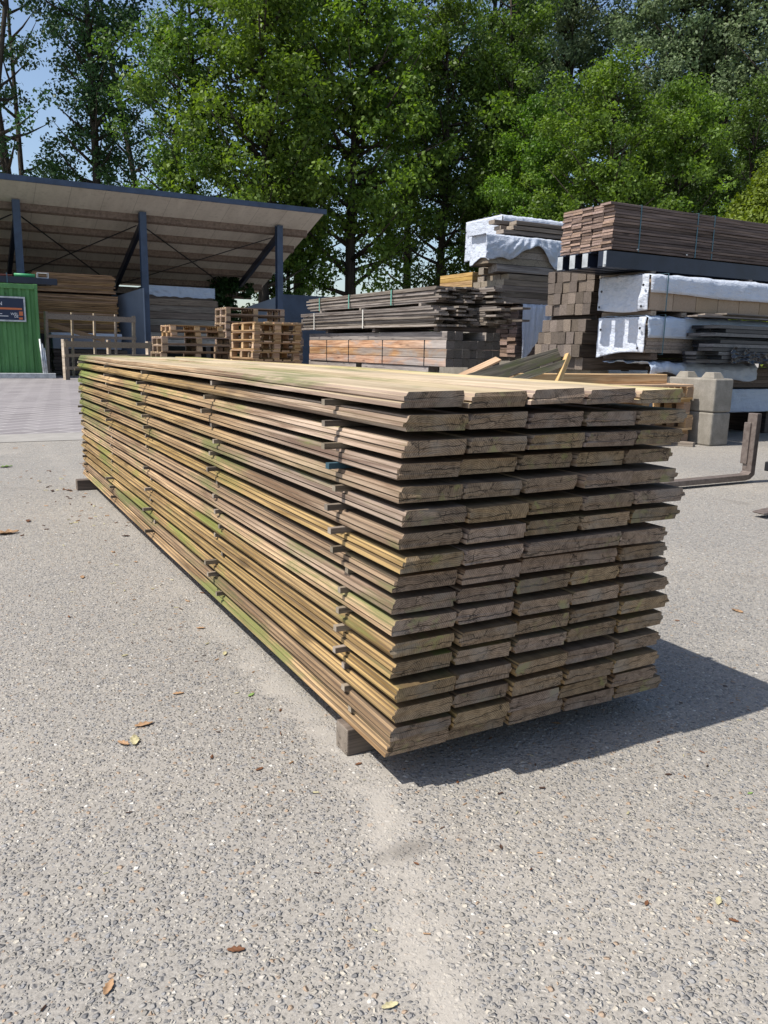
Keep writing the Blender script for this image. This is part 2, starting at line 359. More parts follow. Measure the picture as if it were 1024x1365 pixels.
    h = g.math('MAXIMUM', h1, g.math('MULTIPLY', h2, .6)); h = g.math('ADD', g.math('MULTIPLY', h, g.math('SUBTRACT', 1.0, g.math('MULTIPLY', cover, .85))), g.math('MULTIPLY', sandm, .25))
    g.out(hs.outputs[0], .8, h, .95, .0050, .3); return m
M_ground = groundmat()
def brickmat():
    m, nt = newmat('grey_block_paving'); g = NT(nt); geo = g.n('NewGeometry'); P = geo.outputs['Position']
    mp = g.n('Mapping'); g.l(P, mp.inputs[0]); mp.inputs['Rotation'].default_value = (0,0,math.radians(-38))
    b = g.n('TexBrick'); g.l(mp.outputs[0], b.inputs['Vector']); b.inputs['Scale'].default_value = 1.0
    b.inputs['Brick Width'].default_value = .50; b.inputs['Row Height'].default_value = .25; b.inputs['Mortar Size'].default_value = .02; b.inputs['Mortar Smooth'].default_value = .3
    b.inputs['Color1'].default_value = (.165,.150,.155,1); b.inputs['Color2'].default_value = (.225,.207,.212,1); b.inputs['Mortar'].default_value = (.33,.312,.305,1)
    d = g.noise(P, .8, 5, .6); c = g.mix(g.ss(d, .5, .75, 0, .5), b.outputs[0], (.27,.252,.248))
    n2 = g.noise(P, 60, 4, .6); c = g.mix(g.ss(n2, .4, .7, 0, .35), c, (.19,.175,.165))
    g.out(c, .85, n2, .3, .01, .25); return m
M_brick = brickmat()
def striptmat():
    m, nt = newmat('pale_concrete_strip'); g = NT(nt); geo = g.n('NewGeometry'); P = geo.outputs['Position']
    a = g.noise(P, 3, 6, .65); b = g.noise(P, 80, 4, .7)
    c = g.ramp(a, [(.3,(.235,.222,.205)),(.7,(.315,.298,.275))]); c = g.mix(g.ss(b, .4, .7, 0, .45), c, (.22,.205,.185))
    g.out(c, .9, b, .3, .004, .2); return m
M_strip = striptmat()
# ------------------------------------------------------------------ setting
def sheet(name, mat, x0, x1, y0, y1, z):
    o = MB().grid(lambda u, v: (x0+(x1-x0)*u, y0+(y1-y0)*v, z), 4, 4).build(name, mat)
    o['kind'] = 'structure'; return o
def flip(o):
    o.data.flip_normals(); return o
flip(sheet('yard_ground', M_ground, -600, 600, -600, 600, 0))
flip(sheet('concrete_strip', M_strip, -60, 90, 6.85, 7.55, .004))
flip(sheet('block_paving', M_brick, -60, 90, 7.55, 23.2, .004))
# ------------------------------------------------------------------ the near stack of planks
LEN, NL, T, PIT, Z0 = 4.23, 17, .0315, .0468, .0675
YO = [.02,-.01,-.02,-.02,0,-.01,-.01,0,-.01,-.04,-.03,-.04,-.03,-.01,-.03,-.03,-.03]      # bottom to top
XR = [.84,.785,.775,.785,.80,.81,.80,.80,.785,.75,.785,.79,.775,.77,.785,.785,.765]
LEFT_EDGES = [   # lipped, flush with a groove line, and tongued left edges (16 x,z pairs each scaled to a 31.5 mm board)
    [(0,.0),(.0012,.0088),(.0060,.0110),(.0100,.0118),(.0100,.0135),(.0054,.0148),(.0064,.0225),(.0118,.0236),(.0134,.0298),(.0165,.0315)],
    [(.0015,.0),(.0,.0020),(.0,.0092),(.0052,.0100),(.0052,.0116),(.0002,.0126),(.0012,.0215),(.0065,.0228),(.0085,.0296),(.0120,.0315)],
    [(.0070,.0),(.0060,.0080),(.0004,.0094),(.0,.0150),(.0008,.0168),(.0062,.0185),(.0068,.0255),(.0105,.0268),(.0122,.0302),(.0155,.0315)]]
def plank_profile(w, kind, last):
    e = .005 if last else -.0012
    return LEFT_EDGES[kind] + [(w-.003,.0315),(w-.0018,.0215),(w+e,.0198),(w+e,.0120),(w-.006,.0100),(w-.0075,.0)]
def plank(name, w, L, mat, segs=22, bow=.0, tilt=.0, twist=.0, cup=0.0, kind=0, last=False):
    pr = plank_profile(w, kind, last); mb = MB(); rs = []
    b1, b2 = R.uniform(-1,1), R.uniform(-1,1)
    ph = R.uniform(0, 6)
    for i in range(segs+1):
        t = i/segs; y = t*L
        dz = bow*math.sin(t*9+ph)*(.6+.4*b2); dx = bow*.7*math.sin(t*5+ph*2)
        tt = tilt*(1-t)**2 + twist*math.sin(t*6+ph)
        ring = []
        for k, (x, z) in enumerate(pr):
            xx, zz = x - w/2, z
            zz += cup*(abs(xx)/(w/2))**2*(1-.7*t)
            yy = y
            if i in (0, segs): yy += R.uniform(-.0022,.0022) + xx*b1*.012
            jit = .0006
            ring.append((w/2+xx*math.cos(tt)-zz*math.sin(tt)+dx+R.uniform(-jit,jit), yy, zz*math.cos(tt)+xx*math.sin(tt)+dz+R.uniform(-jit,jit)))
        rs.append(ring)
    mb.rings(rs)
    return mb.build(name, mat)
for k in range(NL):
    z = Z0 + k*PIT; top = NL-1-k
    widths = [1,1,1,1,1]
    if top in (7, 8): widths = [1,1,1.85,1]
    tot = sum(widths); pitch = (XR[k]-.005)/tot
    x = 0; yo = YO[k]
    for b, wd in enumerate(widths):
        w = pitch*wd - R.uniform(.0005,.004)
        gap = R.uniform(.001,.004)
        tp = top == 0
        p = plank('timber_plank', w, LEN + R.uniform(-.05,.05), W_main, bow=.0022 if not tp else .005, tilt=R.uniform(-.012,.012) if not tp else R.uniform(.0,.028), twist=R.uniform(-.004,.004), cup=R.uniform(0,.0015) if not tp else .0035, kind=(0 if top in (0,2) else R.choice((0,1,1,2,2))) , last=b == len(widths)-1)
        p.location = (x + gap*.3, yo + R.uniform(-.008,.008), z + R.uniform(0,.0012))
        grey = max(0, min(1, (1-top/11.0) + R.uniform(-.25,.45)))
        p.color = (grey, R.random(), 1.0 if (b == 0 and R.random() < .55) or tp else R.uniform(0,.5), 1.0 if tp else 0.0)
        cnt = len(widths)
        pos = {0:'leftmost',cnt-1:'rightmost'}.get(b, ORD[b+1]+' from the left')
        lay = 'top layer' if top == 0 else 'bottom layer' if top == NL-1 else ORD[top+1]+' layer from top'
        look = 'sun bleached' if tp else 'extra wide' if wd > 1.2 else 'weathered'
        tag(p, f'{look} plank, {pos}, {lay} of the near stack', 'plank', 'planks of the near stack')
        x += pitch*wd
SY = [.235, 1.21, 2.22, 3.15, 4.10]
SN = ['nearest the camera','second from the near end','in the middle','second from the far end','at the far end']
for k in range(NL-1):
    z = Z0 + k*PIT + T + .0012; topgap = NL-1-k
    for c, y in enumerate(SY):
        out = R.uniform(.010,.032) if R.random() < (.78 if c == 0 else .55) else R.uniform(-.008,.006)
        if c == 0 and topgap in (1,2,3,6,7): out = (.026,.028,.042,.030,.036)[(1,2,3,6,7).index(topgap)]
        w = R.uniform(.014,.019); yy = y + R.uniform(-.05,.05) if c else y + R.uniform(-.022,.018) + .004*(k-8)
        L = XR[k]+.01+out
        mb = MB(); h = PIT - T - .0022
        # the grain runs along the stick's own Y, so it is built along Y and turned
        mb.rings([[(-w/2,t,.0),(w/2,t,.0),(w/2-.0006,t,h),(-w/2+.0006,t,h)] for t in (0, L)])
        teal = c == 0 and topgap == 4
        s = mb.build('spacer_stick', M_teal if teal else W_stick)
        s.rotation_euler = (0,0,-math.pi/2 + R.uniform(-.03,.03)); s.location = (-out, yy, z)
        gl = 'top gap' if topgap == 1 else 'bottom gap' if topgap == NL-1 else ORD[topgap]+' gap from the top'
        lk = 'teal painted spacer stick' if teal else 'thin protruding spacer stick' if out > .01 else 'thin flush spacer stick'
        tag(s, f'{lk} in the {gl}, {SN[c]}', 'spacer stick', 'spacer sticks between the planks')
for (y, w, lab) in ((.165,.062,'square timber bearer under the near end of the front stack'),(2.2,.07,'square timber bearer under the middle of the front stack'),(3.98,.07,'dark timber bearer on the ground under the far end of the stack')):
    mb = MB(); L = .86 if y < 3 else .93
    mb.rings([[(-w/2,t,0),(w/2,t,0),(w/2,t,Z0-.001),(-w/2,t,Z0-.001)] for t in (0,L)])
    o = mb.build('timber_bearer', W_timd if y < 3 else W_dark, bevel=.003); o.rotation_euler = (0,0,-math.pi/2); o.location = (-.012 if y < 1 else .06 if y < 3 else -.075, y+w/2, 0)
    tag(o, lab, 'timber bearer', 'bearers under the near stack')
# ------------------------------------------------------------------ generic timber rows
def lumber(name, L, w, h, mat, parent=None, nseg=1, bow=0):
    """a sawn piece, its length along its own +Y, centred in x"""
    c = min(w,h)*.06; mb = MB(); rs = []
    pr = [(-w/2+c,0),(w/2-c,0),(w/2,c),(w/2,h-c),(w/2-c,h),(-w/2+c,h),(-w/2,h-c),(-w/2,c)]
    ph = R.uniform(0,6)
    for i in range(nseg+1):
        t = i/nseg
        rs.append([(x+bow*math.sin(t*4+ph), t*L + (R.uniform(-.004,.004) if i in (0,nseg) else 0), z+bow*math.sin(t*5+ph)) for x, z in pr])
    return mb.rings(rs).build(name, mat, parent)
def along_x(o, x, y, z): o.rotation_euler = (0,0,-math.pi/2); o.location = (x, y, z)
def strap_loop(name, axis, pos, a0, a1, z0, z1, mat, parent, w=.02, t=.003):
    """a band round a pack: axis is the pack's long axis"""
    mb = MB()
    e = t
    pts = [(a0-e, z0-e), (a1+e, z0-e), (a1+e, z1+e), (a0-e, z1+e)]
    ins = [(a0-.0005, z0-.0005), (a1+.0005, z0-.0005), (a1+.0005, z1+.0005), (a0-.0005, z1+.0005)]
    def P(a, b, z): return (pos+b, a, z) if axis == 'x' else (a, pos+b, z)
    b0 = len(mb.v)
    for (a, z) in pts: mb.v += [P(a,-w/2,z), P(a,w/2,z)]
    for (a, z) in ins: mb.v += [P(a,-w/2,z), P(a,w/2,z)]
    for i in range(4):
        j = (i+1)%4
        o1, o2, o3, o4 = 2*i, 2*i+1, 2*j+1, 2*j
        mb.f += [(o1,o2,o3,o4),(8+o4,8+o3,8+o2,8+o1),(o1,o4,8+o4,8+o1),(o2,8+o2,8+o3,o3)]
    return mb.build(name, mat, parent)
# ---- banded sleepers in the middle, long side along Y
bp = thing('beam_pack', 'banded pack of heavy orange brown sleepers with grey ends', 'beam pack', (5.0, 7.54, .72))
for r in range(4):
    z = r*.1155
    for c in range(7):
        if r == 3 and c in (2,3,4): continue
        mat = W_beam if (c == 0 and r < 3) else W_beamg
        o = lumber('sleeper', 4.5 + R.uniform(-.03,.03), .122, .112, mat, bp, 1)
        o.location = (.0625 + c*.125, R.uniform(-.012,.012) + (0 if c < 3 else R.uniform(0,.03)), z)
for y in (.55, 1.75, 2.9, 3.75): strap_loop('strap', 'y', y, .0, .876, .0, .116*3-.004, M_strapb, bp)
for i, (y0, L, lab) in enumerate(((8.0, 2.0, 'nearer of two grey timbers lying under the orange sleepers'), (10.2, 1.9, 'farther of two grey timbers lying under the orange sleepers'))):
    o = lumber('grey_timber', L, .16, .15, W_beamg); o.location = (5.1, y0, .565); tag(o, lab, 'timber', 'grey timbers under the sleepers')
for i, y in enumerate((8.3, 11.4)):
    t = MB().box(4.98,5.9,y-.14,y+.14,0,.565).build('support_block', M_conc, bevel=.01); tag(t, ('nearer','farther')[i]+' concrete support under the sleeper pack, hidden behind the near stack', 'concrete support', 'supports under the sleepers')
for i, y in enumerate((8.2, 9.6, 11.6)):
    o = lumber('cross_bearer', .9, .08, .0045+.0, W_grey); 
    bpy.data.objects.remove(o)
def banded_boards(label, x, y, z, rows, cols, L, bw, bt, mat, strapm, straps, tilt=0, stag=.25, group=None):
    p = thing('board_bundle', label, 'board bundle', (x, y, z), 0, group)
    p.rotation_euler = (tilt, 0, 0)
    for r in range(rows):
        xx = 0
        for c in range(cols):
            w = bw*R.uniform(.85,1.0)
            l0 = R.uniform(-.05, stag) if c else R.uniform(-.05, stag*.5)
            if c > cols*.6: l0 -= R.uniform(0, stag)
            o = lumber('board', L - max(0,l0) + R.uniform(-.1,.05), w, bt*.93, mat, p, 6, .004)
            o.location = (xx + w/2 + (R.uniform(-.02,.02) if c == 0 else 0), l0, r*bt); xx += bw
    for s in straps: strap_loop('strap', 'y', s, -.02, cols*bw, -.002, rows*bt, strapm, p, .03, .004)
    return p
for i, y in enumerate((7.75, 9.5, 11.2)):
    o = lumber('cross_bearer', .95, .09, .06, W_dark); along_x(o, 4.96, y, 1.185); tag(o, ('near','middle','far')[i]+' dark cross bearer between the sleepers and the white strapped boards', 'bearer', 'bearers on the sleepers')
banded_boards('bundle of weathered grey boards with two white straps on the sleepers', 4.93, 7.62, 1.246, 10, 8, 4.6, .145, .027, W_grey, M_strapw, (2.15, 4.0), 0, .42)
for i, y in enumerate((8.2, 10.0, 11.5)):
    o = lumber('cross_bearer', 1.0, .07, .042, W_grey); along_x(o, 4.98, y, 1.518); tag(o, ('near','middle','far')[i]+' grey cross bearer under the bundle with green straps', 'bearer', 'bearers under the green strapped bundle')
banded_boards('upper bundle of dark weathered boards with three green straps', 5.02, 7.75, 1.565, 8, 7, 4.4, .14, .026, W_grey, M_strapg, (1.3, 2.7, 3.85), 0, .35)
# ---- orange boards behind
op = thing('golden_board_pack', 'short pack of golden orange boards standing behind the strapped bundles', 'board pack', (7.5, 10.65, 2.02))
for r in range(4):
    for c in range(3):
        o = lumber('board', 1.05, .17, .066, W_org, op); o.location = (.09+c*.18, R.uniform(-.01,.01), r*.07)
o = MB().box(7.52,8.04,10.7,11.65,0,2.02).build('support_block', M_conc, bevel=.01); tag(o, 'hidden concrete support under the golden orange boards', 'concrete support')
# ---- rows of single timbers, long side along X
def timber_rows(name, cat, group, fmt, x, y0, z0, rows, cols, w, h, L, mat, gap=.004, stag=.05, rowstag=None):
    for r in range(rows):
        rs = R.uniform(-stag, stag) if rowstag is None else rowstag[r]
        for c in range(cols):
            o = lumber(name, L + R.uniform(-.08,.08), w*.97, h*.97, mat, None)
            along_x(o, x + rs + R.uniform(-.015,.015), y0 + w/2 + c*w, z0 + r*h)
            rr = 'top row' if r == rows-1 else 'bottom row' if r == 0 else ORD[rows-r]+' row down'
            cc = 'front end' if c == 0 else 'back end' if c == cols-1 else ORD[c+1]+' from the front'
            tag(o, fmt.format(rr, cc), cat, group)
timber_rows('square_timber', 'timber', 'lower stack of square timbers', 'square grey timber, {}, {}, in the lower timber stack', 5.90, 6.0, .74, 4, 6, .135, .15, 2.6, W_tim, rowstag=[.06,-.02,.0,.07])
for i, x in enumerate((6.1, 7.9)):
    o = MB().box(x,x+.3,6.02,6.8,0,.738).build('support_block', M_conc, bevel=.01); tag(o, ('left','right')[i]+' concrete support hidden under the lower timber stack', 'concrete support', 'supports under the timber stack')
for i, x in enumerate((6.15, 8.2)):
    o = lumber('cross_bearer', .82, .07, .045, W_dark); o.location = (x, 6.0, 1.341); tag(o, ('left','right')[i]+' dark bearer between the two stacks of square timbers', 'bearer', 'bearers between the timber stacks')
timber_rows('square_timber', 'timber', 'upper stack of square timbers', 'square brown timber, {}, {}, in the upper timber stack', 6.03, 6.0, 1.388, 4, 6, .135, .135, 2.5, W_tim, stag=.03)
# deck board pack on the steel beams
dp = thing('deck_board_pack', 'big banded pack of dark brown deck boards on top of the navy beams', 'deck board pack', (5.465, 5.15, 2.01))
for r in range(16):
    for c in range(5):
        o = lumber('deck_board', 4.0 + R.uniform(-.02,.02), .157, .0245, W_deck, dp, 4, .0015)
        o.rotation_euler = (0,0,-math.pi/2 + R.uniform(-.003,.003)); o.location = (R.uniform(-.014,.014) + (-.05 if r == 15 and c == 0 else 0), .08 + c*.16, r*.0293)
for x in (.38, 1.25, 1.52): strap_loop('strap', 'x', x, 0, .80, .0, 16*.0293, M_strapt, dp, .014)
# navy steel beams
for i in range(4):
    t = thing('steel_beam', ('front','second','third','rear')[i]+' navy steel beam with a pale cut end under the deck boards', 'steel beam', (5.375 + (0 if i else .04), 5.16 + i*.2, 1.828), 0, 'navy steel beams')
    mb = MB()
    w, h, th = .13, .165, .012
    pr = [(0,0),(w,0),(w,th),(w/2+th,th+.004),(w/2+th,h-th-.004),(w,h-th),(w,h),(0,h),(0,h-th),(w/2-th,h-th-.004),(w/2-th,th+.004),(0,th)]
    if i == 0: pr = [(0,0),(w,0),(w,h),(0,h)]
    mb.rings([[(xx, a, b) for a, b in pr] for xx in (0, 4.2)]).build('beam_body', M_navy, t)
    MB().box(-.006,-.0005,w*.3,w*.95,.012,h-.012).build('end_plate', M_galv if i else M_navy, t)
    if i == 0: MB().box(-.008,-.001,.004,w*.35,.004,h-.004).build('end_flange', M_galv, t)
for i, x in enumerate((5.6, 7.2)):
    o = lumber('cross_bearer', .8, .06, .03, W_grey); o.location = (x + .5, 5.15, 1.797); tag(o, ('left','right')[i]+' thin wooden bearer between the navy beams and the upper white pack', 'bearer', 'bearers under the navy beams')
for i, (x, y) in enumerate(((5.34,5.14),(5.8,5.14),(6.55,5.14))):
    mb = MB(); mb.tube([(x, y-.02, 1.84 + (.185 if i else -.0)), (x+.09, y+.05, 1.85 + (.185 if i else -.0)), (x+.16, y+.06, 1.88 + (.185 if i else 0))], .009, 6)
    tag(mb.build('steel_rod', M_galv), ('bent pale rod at the left end under the navy beams','left of two bent pale rods lying on the front navy beam','right of two bent pale rods lying on the front navy beam')[i], 'rod')
# ------------------------------------------------------------------ tarpaulins
def wr(x, y, z, a=.012, f=6): return a*noise.fractal(Vector((x*f, y*f, z*f*.6)), .8, 2, 4)
def tarp_cover(parent, x0, x1, y0, dep, zt, low, mat, a=.012, nu=60, name='tarpaulin'):
    """covers the top and hangs down the front to low(u)"""
    def fn(u, v):
        x = x0 + (x1-x0)*u; zl = low(u)
        drop = zt - zl; tot = dep + drop; s = v*tot
        if s < dep: p = Vector((x, y0 + dep - s, zt)); n = Vector((0,0,1))
        else: p = Vector((x, y0, zt - (s-dep))); n = Vector((0,-1,0))
        w = wr(x, s, zt, a) + a*1.1
        p += n*(abs(w) + .004)
        if s > dep: p.y -= .010*math.sin(x*21 + s*4)*min(1, (s-dep)/.15)*.6 + .0
        return p
    return MB().grid(fn, nu, 26).build(name, mat, parent, True, solid=.003)
def tarp_end(parent, x, y0, dep, zt, low, mat, fold=.02, name='end_flap'):
    sd = R.uniform(0,50)
    def fn(u0, v):
        u = u0; y = y0 + dep*u; zl = low(u); u = u + .07*noise.noise(Vector((v*1.7, sd, u0*2))); z = zt + .008 - (zt-zl)*v
        ripple = fold*(math.exp(-((u-.08)/.05)**2) + math.exp(-((u-.9)/.035)**2) + .55*v*v*math.exp(-((u-.72)/.16)**2)) + .002*math.sin(u*17+v*3)
        return (x - .01 - abs(wr(y*1.5, z, x, .012, 7)) - ripple*(.35+.65*v)*(.25+1.3*abs(noise.noise(Vector((u*4, v*2.3, sd))))) - .02*v*v*math.sin(u*3), y, z)
    return MB().grid(fn, 44, 22).build(name, mat, parent, True, solid=.003)
def eyelets(parent, pts, nrm=(-1,0,0)):
    for p in pts:
        MB().disc(p, nrm, .014, .006).build('eyelet', M_eye, parent)
# upper right wrapped pack
p1 = thing('wrapped_timber_pack', 'upper white tarpaulin pack with bare yellowish timber below its edge', 'wrapped pack')
for c in range(9):
    MB().box(5.93+c*.36,5.93+c*.36+.355,5.012,5.7,1.405,1.76).build('timber_block', W_yel, p1, bevel=.006)
tarp_cover(p1, 5.90, 9.2, 5.0, .74, 1.765, lambda u: 1.585 - .05*u + .006*math.sin(u*14), M_tarp)
tarp_end(p1, 5.90, 4.995, .75, 1.765, lambda u: 1.405 - .03*math.sin(u*3.1+.4), M_tarp, .05)
eyelets(p1, [(5.84, 5.03, 1.66), (5.84, 5.04, 1.44), (5.83, 5.64, 1.62), (5.83, 5.66, 1.45)])
strap_loop('strap', 'x', 6.13, 4.965, 5.76, 1.40, 1.79, M_strapt, p1, .014)
for i, x in enumerate((5.95, 6.42)):
    o = lumber('cross_bearer', .74, .08, .05, W_timd); o.location = (x+.04, 5.0, 1.348); tag(o, ('left','right')[i]+' bearer between the two white tarpaulin packs', 'bearer', 'bearers between the white packs')
p2 = thing('wrapped_timber_pack', 'lower white tarpaulin pack hanging over grey boards', 'wrapped pack')
for r in range(9): MB().box(5.93+R.uniform(-.01,.01), 8.3, 5.012+R.uniform(-.006,.004), 5.68, .955+r*.0405, .955+r*.0405+.038).build('board', W_grey, p2)
tarp_cover(p2, 5.90, 9.2, 5.0, .70, 1.325, lambda u: 1.105 + .03*u + .007*math.sin(u*11+1), M_tarpb, .016)
tarp_end(p2, 5.90, 4.995, .72, 1.325, lambda u: .945 - .05*u + .02*math.sin(u*4), M_tarp, .055)
eyelets(p2, [(5.84, 5.03, 1.21), (5.835, 5.04, 1.0), (5.82, 5.6, 1.2)])
strap_loop('strap', 'x', 6.13, 4.96, 5.72, .94, 1.36, M_strapt, p2, .014)
for i, x in enumerate((6.05, 7.9)):
    o = lumber('cross_bearer', .72, .09, .07, W_dark); o.location = (x, 5.0, .88); tag(o, ('left','right')[i]+' dark bearer below the lower white tarpaulin pack', 'bearer', 'bearers below the lower white pack')
# grey flat boards sticking out between
for i, (x0, x1, y, z) in enumerate(((6.45,8.9,4.86,1.352),(6.62,9.0,4.90,1.374),(6.9,9.0,4.84,1.388))):
    o = lumber('loose_board', x1-x0, .16, .017, W_grey); along_x(o, x0, y+.03, z); tag(o, ('lowest','middle','topmost')[i]+' of three thin grey boards sticking out under the upper white pack', 'board', 'thin grey boards')
# dark boards in crumpled film
p3 = thing('film_wrapped_pack', 'pack of dark slate grey boards in torn crumpled glossy film', 'wrapped pack')
for r in range(9):
    for c in range(2):
        MB().box(6.55+R.uniform(-.12,.10)+c*.0, 9.2, 4.57+c*.20, 4.57+c*.20+.19, .86+r*.042+ (.03 if r > 5 else 0), .86+r*.042+.036+(.03 if r > 5 else 0)).build('slate_board', W_slate, p3)
def film(u, v):
    x = 6.72 + .62*u; z = .86 + (.12 + .12*noise.noise(Vector((u*6, 1, 0))))*v + .03*noise.noise(Vector((x*5,0,3)))
    return (x + .02*noise.noise(Vector((x*9, z*9, 1))), 4.555 - abs(.05*noise.fractal(Vector((x*5 + z*3, z*10, 2)), .8, 2, 3)) - .005, z)
MB().grid(film, 110, 40).build('film', M_film, p3, True, solid=.001)
# blue-white sheet over lower packs
p4 = thing('sheeted_board_pack', 'low pack of dark boards under a bright pale blue sheet beside the concrete blocks', 'wrapped pack')
for r in range(5): MB().box(6.7+R.uniform(-.02,.02), 9.2, 5.02, 5.7, .575+r*.045, .575+r*.045+.042).build('board', W_dark, p4)
tarp_cover(p4, 5.98, 7.75, 5.0, .70, .815, lambda u: .70 - .10*math.exp(-((u-.62)/.16)**2) + .05*math.sin(u*12), M_tarpb, .03)
p5 = thing('labelled_wrapped_pack', 'grey blue film wrapped pack with a paper label near the ground', 'wrapped pack')
MB().box(6.78, 9.2, 5.03, 5.7, .29, .55).build('wrapped_body', M_panel, p5, bevel=.02)
def lw(u, v):
    x = 6.76 + 2.3*u; z = .555 - .275*v
    return (x, 5.02 - abs(wr(x, 0, z, .016, 5)), z)
MB().grid(lw, 50, 14).build('wrapping_film', M_tarpb, p5, True, solid=.002)
tarp_end(p5, 6.76, 5.0, .5, .55, lambda u: .16 + .1*u, M_tarp, .015)
lb = MB().box(6.93,7.14,4.992,4.9985,.36,.50).build('paper_label', M_paper, p5)
mk = MB()
for (a, b, c) in ((6.99,7.05,.478),(7.06,7.12,.478),(6.99,7.01,.458),(7.02,7.05,.458),(7.08,7.12,.456),(6.99,7.03,.442)): mk.box(a, b, 4.9895, 4.9915, c-.005, c+.005)
mk.build('printing', M_ink, lb)
eyelets(p5, [(6.72, 5.06, .40), (6.71, 5.05, .2)])
strap_loop('strap', 'x', 7.27, 4.985, 5.72, .28, .57, M_strapt, p5, .014)
for i, x in enumerate((6.95, 8.2)):
    o = MB().box(x,x+.25,5.1,5.7,0,.282).build('support_block', W_dark, bevel=.01); tag(o, ('left','right')[i]+' dark timber block in the shade under the labelled pack', 'timber block', 'blocks under the labelled pack')
# a small grey lump of packed boards right behind the forks
p6 = thing('slate_pack', 'small stack of dark grey slates on a pale pallet block at the right edge', 'slate stack')
for r in range(3): MB().box(6.35, 7.2, 3.62, 4.1, .22+r*.085, .22+r*.085+.078).build('slate_layer', W_dark, p6, bevel=.006)
MB().box(6.4, 7.1, 3.66, 4.06, .0, .215).build('pallet_block', W_palo, p6, bevel=.01)
p6.location = (.50, -.05, 0)
# ------------------------------------------------------------------ stacks in the middle right, behind the sleepers
Y2 = 8.6
timber_rows('thick_board', 'thick board', 'stack of thick boards under the white pack', 'thick weathered board, {}, {}, below the sagging white sheet', 6.66, Y2, 1.655, 5, 4, .20, .086, 1.75, W_timd, rowstag=[.03,-.08,-.02,.02,.10])
for i in range(3):
    o = lumber('grey_timber', 1.6, .13, .105, W_grey); along_x(o, 6.55 + (.10 if i else -.02), Y2 + .075 + i*.25, 2.10); tag(o, ('front','middle','rear')[i]+' grey timber lying on the stack of thick boards', 'timber', 'grey timbers on the thick boards')
tp = thing('wrapped_board_pack', 'tall pack of thin red brown boards with a pale tarpaulin over its front corner', 'wrapped pack')
for r in range(13):
    for c in range(4):
        o = lumber('thin_board', 1.8, .20, .056, W_deck, tp); along_x(o, 6.95 + R.uniform(-.02,.02) + (.03 if r > 9 else 0), Y2 + .11 + c*.205, .86 + r*.0595)
def drape(u, v):
    x = 7.03 + .72*u; zt = 1.65; L = .95 - .55*min(1, u*1.6)
    s = v*(L+.25)
    fold = .02*math.sin(x*30 + v*1.5 + 2*noise.noise(Vector((x*3,v,0)))) + .03*noise.noise(Vector((x*14,v*2,4)))
    if s < .25: return (x, Y2 + .245 - s, zt + .004 + abs(fold)*.3)
    return (x - .05*(s-.25)*math.sin(u*3), Y2 - .012 - abs(fold) - .02*v, zt - (s-.25))
MB().grid(drape, 70, 24).build('tarpaulin', M_tarp, tp, True, solid=.003)
o = MB().box(7.0,8.7,Y2+.05,Y2+.75,0,.86).build('support_block', M_conc, bevel=.01); tag(o, 'hidden concrete support under the red brown boards', 'concrete support')
# white pack on top
wp = thing('wrapped_board_pack', 'highest white tarpaulin pack, its left end smooth with dark eyelets', 'wrapped pack')
MB().box(6.98,8.6,9.12,10.0,2.30,2.98).build('board_core', W_dark, wp, bevel=.02)
tarp_cover(wp, 6.95, 8.65, 9.1, .95, 2.99, lambda u: 2.55, M_tarp, .014)
tarp_end(wp, 6.955, 9.09, .98, 2.99, lambda u: 2.42 - .06*u, M_tarp, .006)
eyelets(wp, [(6.9, 10.0, 2.83), (6.9, 10.0, 2.58)])
for i, x in enumerate((7.2, 8.3)):
    o = MB().box(x,x+.12,9.15,9.95,0,2.298).build('support_post', W_dark); tag(o, ('left','right')[i]+' hidden timber post under the highest white pack', 'timber post', 'posts under the highest white pack')
np_ = thing('draped_board_pack', 'low board pack under a loose white sheet sagging over its front, a strap hanging down', 'wrapped pack')
for r in range(4): MB().box(6.40+R.uniform(-.02,.02),8.3,Y2+.02,Y2+.45,2.212+r*.1,2.212+r*.1+.095).build('board', W_timd, np_)
def drape2(u, v):
    x = 6.30 + 1.43*u; sag = .10*math.sin(u*3.14)
    L = .34 + .14*math.exp(-((u-.95)/.10)**2) - .22*math.exp(-((u-.62)/.2)**2) + .02*math.sin(u*25)
    s = v*(L+.46)
    w = abs(.03*noise.fractal(Vector((x*4 + v*2, v*3, 5)), .8, 2, 4))
    if s < .46: return (x, Y2 + .455 - s, 2.618 + w*.5)
    q = s-.46
    return (x, Y2 - .012 - w*1.4 - .05*math.sin(min(1, q/.35)*3.14)*math.sin(u*3.14) , 2.618 - q)
MB().grid(drape2, 60, 34).build('white_sheet', M_tarp, np_, True, solid=.003)
tarp_end(np_, 6.385, Y2-.02, .50, 2.615, lambda u: 2.235 + .05*math.sin(u*5), M_tarp, .02)
a = onY(Y2-.05, 748, 350); b = onY(Y2-.06, 738, 400); c = onY(Y2-.08, 732, 440)
mb = MB(); prev = None
mb.rings([[Vector((p[0]+i*.018, p[1]+j*.003, p[2])) for i, j in ((-1,-1),(1,-1),(1,1),(-1,1))] for p in (onY(Y2-.05,751,335), a, onY(Y2-.06,744,372), b, c, onY(Y2-.06,728,470))])
mb.build('hanging_strap', M_strapw, np_)
for i, (x0, x1, y, z, s) in enumerate(((6.65,8.2,8.74,2.655,.19),(6.82,8.2,8.72,2.72,.17),(6.72,8.2,8.9,2.725,.17),(6.87,8.2,8.72,2.785,.18),(6.62,8.15,8.92,2.80,.15))):
    o = lumber('old_board', x1-x0, s, .056, W_timd); along_x(o, x0, y, z + .003*i); tag(o, ('lowest wide','second lowest','rear lower','upper front','rear topmost')[i]+' old board lying on the sagging white sheet', 'board', 'old boards on the white sheet')
